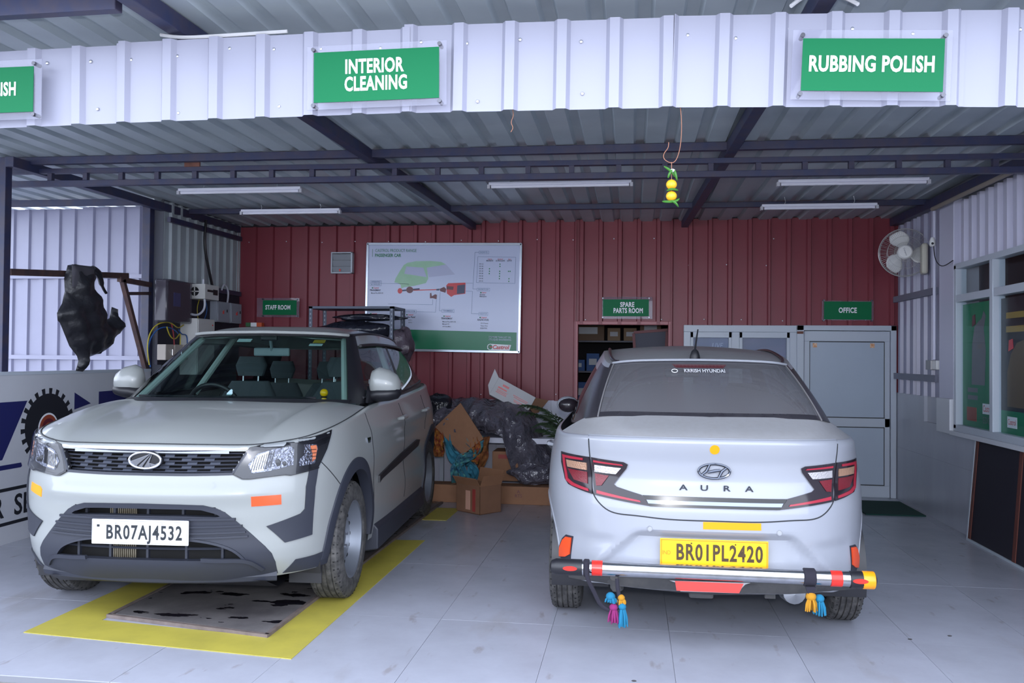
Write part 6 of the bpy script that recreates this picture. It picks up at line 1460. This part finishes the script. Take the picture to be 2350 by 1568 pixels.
quad([(.0, 7.33, .0), (0, 7.31, .0), (.045, 7.25, .84), (.045, 7.27, .84)], .01, m_wf2, 'edge_trim', .016); quad([(.0, 7.33, .0), (0, 5.6, .0), (.001, 5.6, .018), (.001, 7.33, .018)], .01, m_wf2, 'edge_trim', .016); quad([(.045, 7.27, .825), (.045, 5.6, .825), (.046, 5.6, .843), (.046, 7.27, .843)], .01, m_wf2, 'edge_trim', .016)
# posters behind the right window
wp = empty('window_poster', (2.70, 6.95, .88)); tag(wp, 'green oil poster with a grey bottle behind the right window', 'poster')
MB().box(0, .004, 0, .68, 0, .99).build('sheet', m_poster, wp, 0)
wq = lambda n, pts, m, d=.002: MB().poly(pts, (-d, 0, 0), (0, -1, 0), (0, 0, 1), (-1, 0, 0), d*.9).build(n, m, wp, 0)
wq('bottle_print', [(-.48, .34), (-.22, .34), (-.20, .62), (-.24, .78), (-.20, .88), (-.24, .92), (-.28, .86), (-.34, .84), (-.42, .80), (-.47, .66)], m_bottle); wq('cap_print', [(-.47, .80), (-.40, .82), (-.41, .90), (-.46, .89)], m_pdk, .003)
wq('label_print', [(-.58, .05), (-.38, .05), (-.38, .16), (-.58, .16)], m_og); wq('label_print', [(-.26, .12), (-.06, .12), (-.06, .20), (-.26, .20)], m_white)
def wtx(s, y, z, h, w, m): fit(text('lettering', s, h, m, wp, (-.003, y, z), (0, -1, 0), (0, 0, 1)), w, y, 1)
wtx('Castrol', .16, .16, .05, .17, m_pr); wtx('EDGE', .16, .07, .05, .17, m_bottle); wq('print_line', [(-.56, .28), (-.36, .28), (-.36, .315), (-.56, .315)], m_bottle); wq('print_line', [(-.56, .22), (-.36, .22), (-.36, .255), (-.56, .255)], m_bottle)
w3 = empty('window_poster', (2.70, 5.9, .88)); tag(w3, 'black and green oil poster with gold lettering behind the right window', 'poster')
MB().box(0, .004, 0, .98, .17, .99).build('sheet', mat('black_poster', (26, 26, 34), .4), w3, 0); MB().box(0, .004, 0, .98, 0, .17).build('sheet_foot', m_poster, w3, 0)
wr3 = lambda n, pts, m, d=.002: MB().poly(pts, (-d, 0, 0), (0, -1, 0), (0, 0, 1), (-1, 0, 0), d*.9).build(n, m, w3, 0)
wr3('bottle_print', [(-.86, .20), (-.52, .20), (-.50, .45), (-.56, .58), (-.58, .68), (-.70, .66), (-.80, .58), (-.86, .45)], mat('bronze_print', (104, 88, 70), .5)); wr3('cap_print', [(-.84, .60), (-.76, .62), (-.77, .69), (-.83, .68)], m_pr, .003)
for z in (.86, .76): wr3('print_line', [(-.88, z-.022), (-.48, z-.022), (-.48, z+.022), (-.88, z+.022)], mat('gold_print', (150, 122, 62), .5))
wr3('label_print', [(-.86, .05), (-.70, .05), (-.70, .13), (-.86, .13)], m_white); fit(text('lettering', 'Castrol', .04, m_pr, w3, (-.003, .78, .09), (0, -1, 0), (0, 0, 1)), .13, .78, 1)
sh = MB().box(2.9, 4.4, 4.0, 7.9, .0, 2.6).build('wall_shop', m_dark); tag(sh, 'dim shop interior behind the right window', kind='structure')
# ------------------------------------------------------------------ pit cover and yellow lines
m_yel = mat('yellow_floor_paint', (178, 166, 70), .5, var=(5, .5, (150, 140, 64)), bump=(60, .1, .002))
def flat(name, pts, z, m, th=.003): return MB().poly(pts, (0, 0, z), (1, 0, 0), (0, 1, 0), (0, 0, 1), th).build(name, m, None, 0)
yl = flat('yellow_marking', [(-3.01, 4.03), (-1.546, 3.88), (-1.55, 6.53), (-1.78, 6.50), (-1.78, 4.16), (-2.75, 4.28), (-2.80, 5.3), (-3.02, 5.3)], .003, m_yel); tag(yl, 'yellow painted border around the front of the pit cover', 'floor marking')
y2 = flat('yellow_marking', [(-1.79, 7.35), (-1.56, 7.35), (-1.56, 7.95), (-1.79, 7.95)], .003, m_yel); tag(y2, 'yellow painted patch near the open carton', 'floor marking')
pc = empty('pit_cover', (0, 0, 0)); tag(pc, 'oil-stained dark steel pit cover under the suv', 'pit cover')
m_pit = mat('oily_steel_plate', (112, 108, 108), .5, var=(3.2, .75, (58, 54, 58)), bump=(25, .25, .006))
nt = m_pit.node_tree; p_ = nt.nodes['Principled BSDF']; nz_ = nt.nodes.new('ShaderNodeTexNoise'); nz_.inputs['Scale'].default_value = 5.5; nz_.inputs['Detail'].default_value = 5
tc_ = nt.nodes.new('ShaderNodeTexCoord'); mpp = nt.nodes.new('ShaderNodeMapping'); mpp.inputs['Scale'].default_value = (.8, 1.6, 1); nt.links.new(tc_.outputs['Object'], mpp.inputs[0]); nt.links.new(mpp.outputs[0], nz_.inputs['Vector'])
rp_ = nt.nodes.new('ShaderNodeValToRGB'); rp_.color_ramp.elements[0].position = .585; rp_.color_ramp.elements[1].position = .605; nt.links.new(nz_.outputs['Fac'], rp_.inputs[0])
mx_ = nt.nodes.new('ShaderNodeMixRGB'); old = p_.inputs['Base Color'].links[0].from_socket; nt.links.new(old, mx_.inputs[1]); mx_.inputs[2].default_value = srgb(26, 24, 30); nt.links.new(rp_.outputs[0], mx_.inputs[0]); nt.links.new(mx_.outputs[0], p_.inputs['Base Color'])
rg_ = nt.nodes.new('ShaderNodeMapRange'); rg_.inputs[3].default_value = .5; rg_.inputs[4].default_value = .12; nt.links.new(rp_.outputs[0], rg_.inputs[0]); nt.links.new(rg_.outputs[0], p_.inputs['Roughness'])
for k, (y0, y1) in enumerate(((4.25, 5.35), (5.36, 6.55), (6.56, 7.75), (7.76, 8.20))):
    sl = .11*(1-.0) if k == 0 else 0
    MB().poly([(-2.72, y0+sl), (-1.80, y0-.07 if k == 0 else y0), (-1.80, y1), (-2.76, y1)], (0, 0, .016), (1, 0, 0), (0, 1, 0), (0, 0, 1), .014).build('plate', m_pit, pc, 0)
MB().bar((-2.75, 4.335, .010), (-1.775, 4.155, .010), .022, .018).bar((-1.785, 4.155, .010), (-1.785, 8.2, .010), .022, .018).bar((-2.74, 4.335, .010), (-2.78, 8.2, .010), .022, .018).build('angle_frame', mat('pit_angle', (112, 100, 96), .7, var=(14, .6, (70, 60, 58))), pc, 0)
fk = mat('dark_fleck', (60, 58, 60), .8)
for i, (x, y) in enumerate(((1.62, 4.75), (1.40, 4.66), (.02, 3.86))): tag(MB().ell((x, y, .002), (.012, .007, .003), 8, 4).build('debris', fk), 'tiny dark crumb lying on the pale floor', 'debris', 'crumbs on the floor')
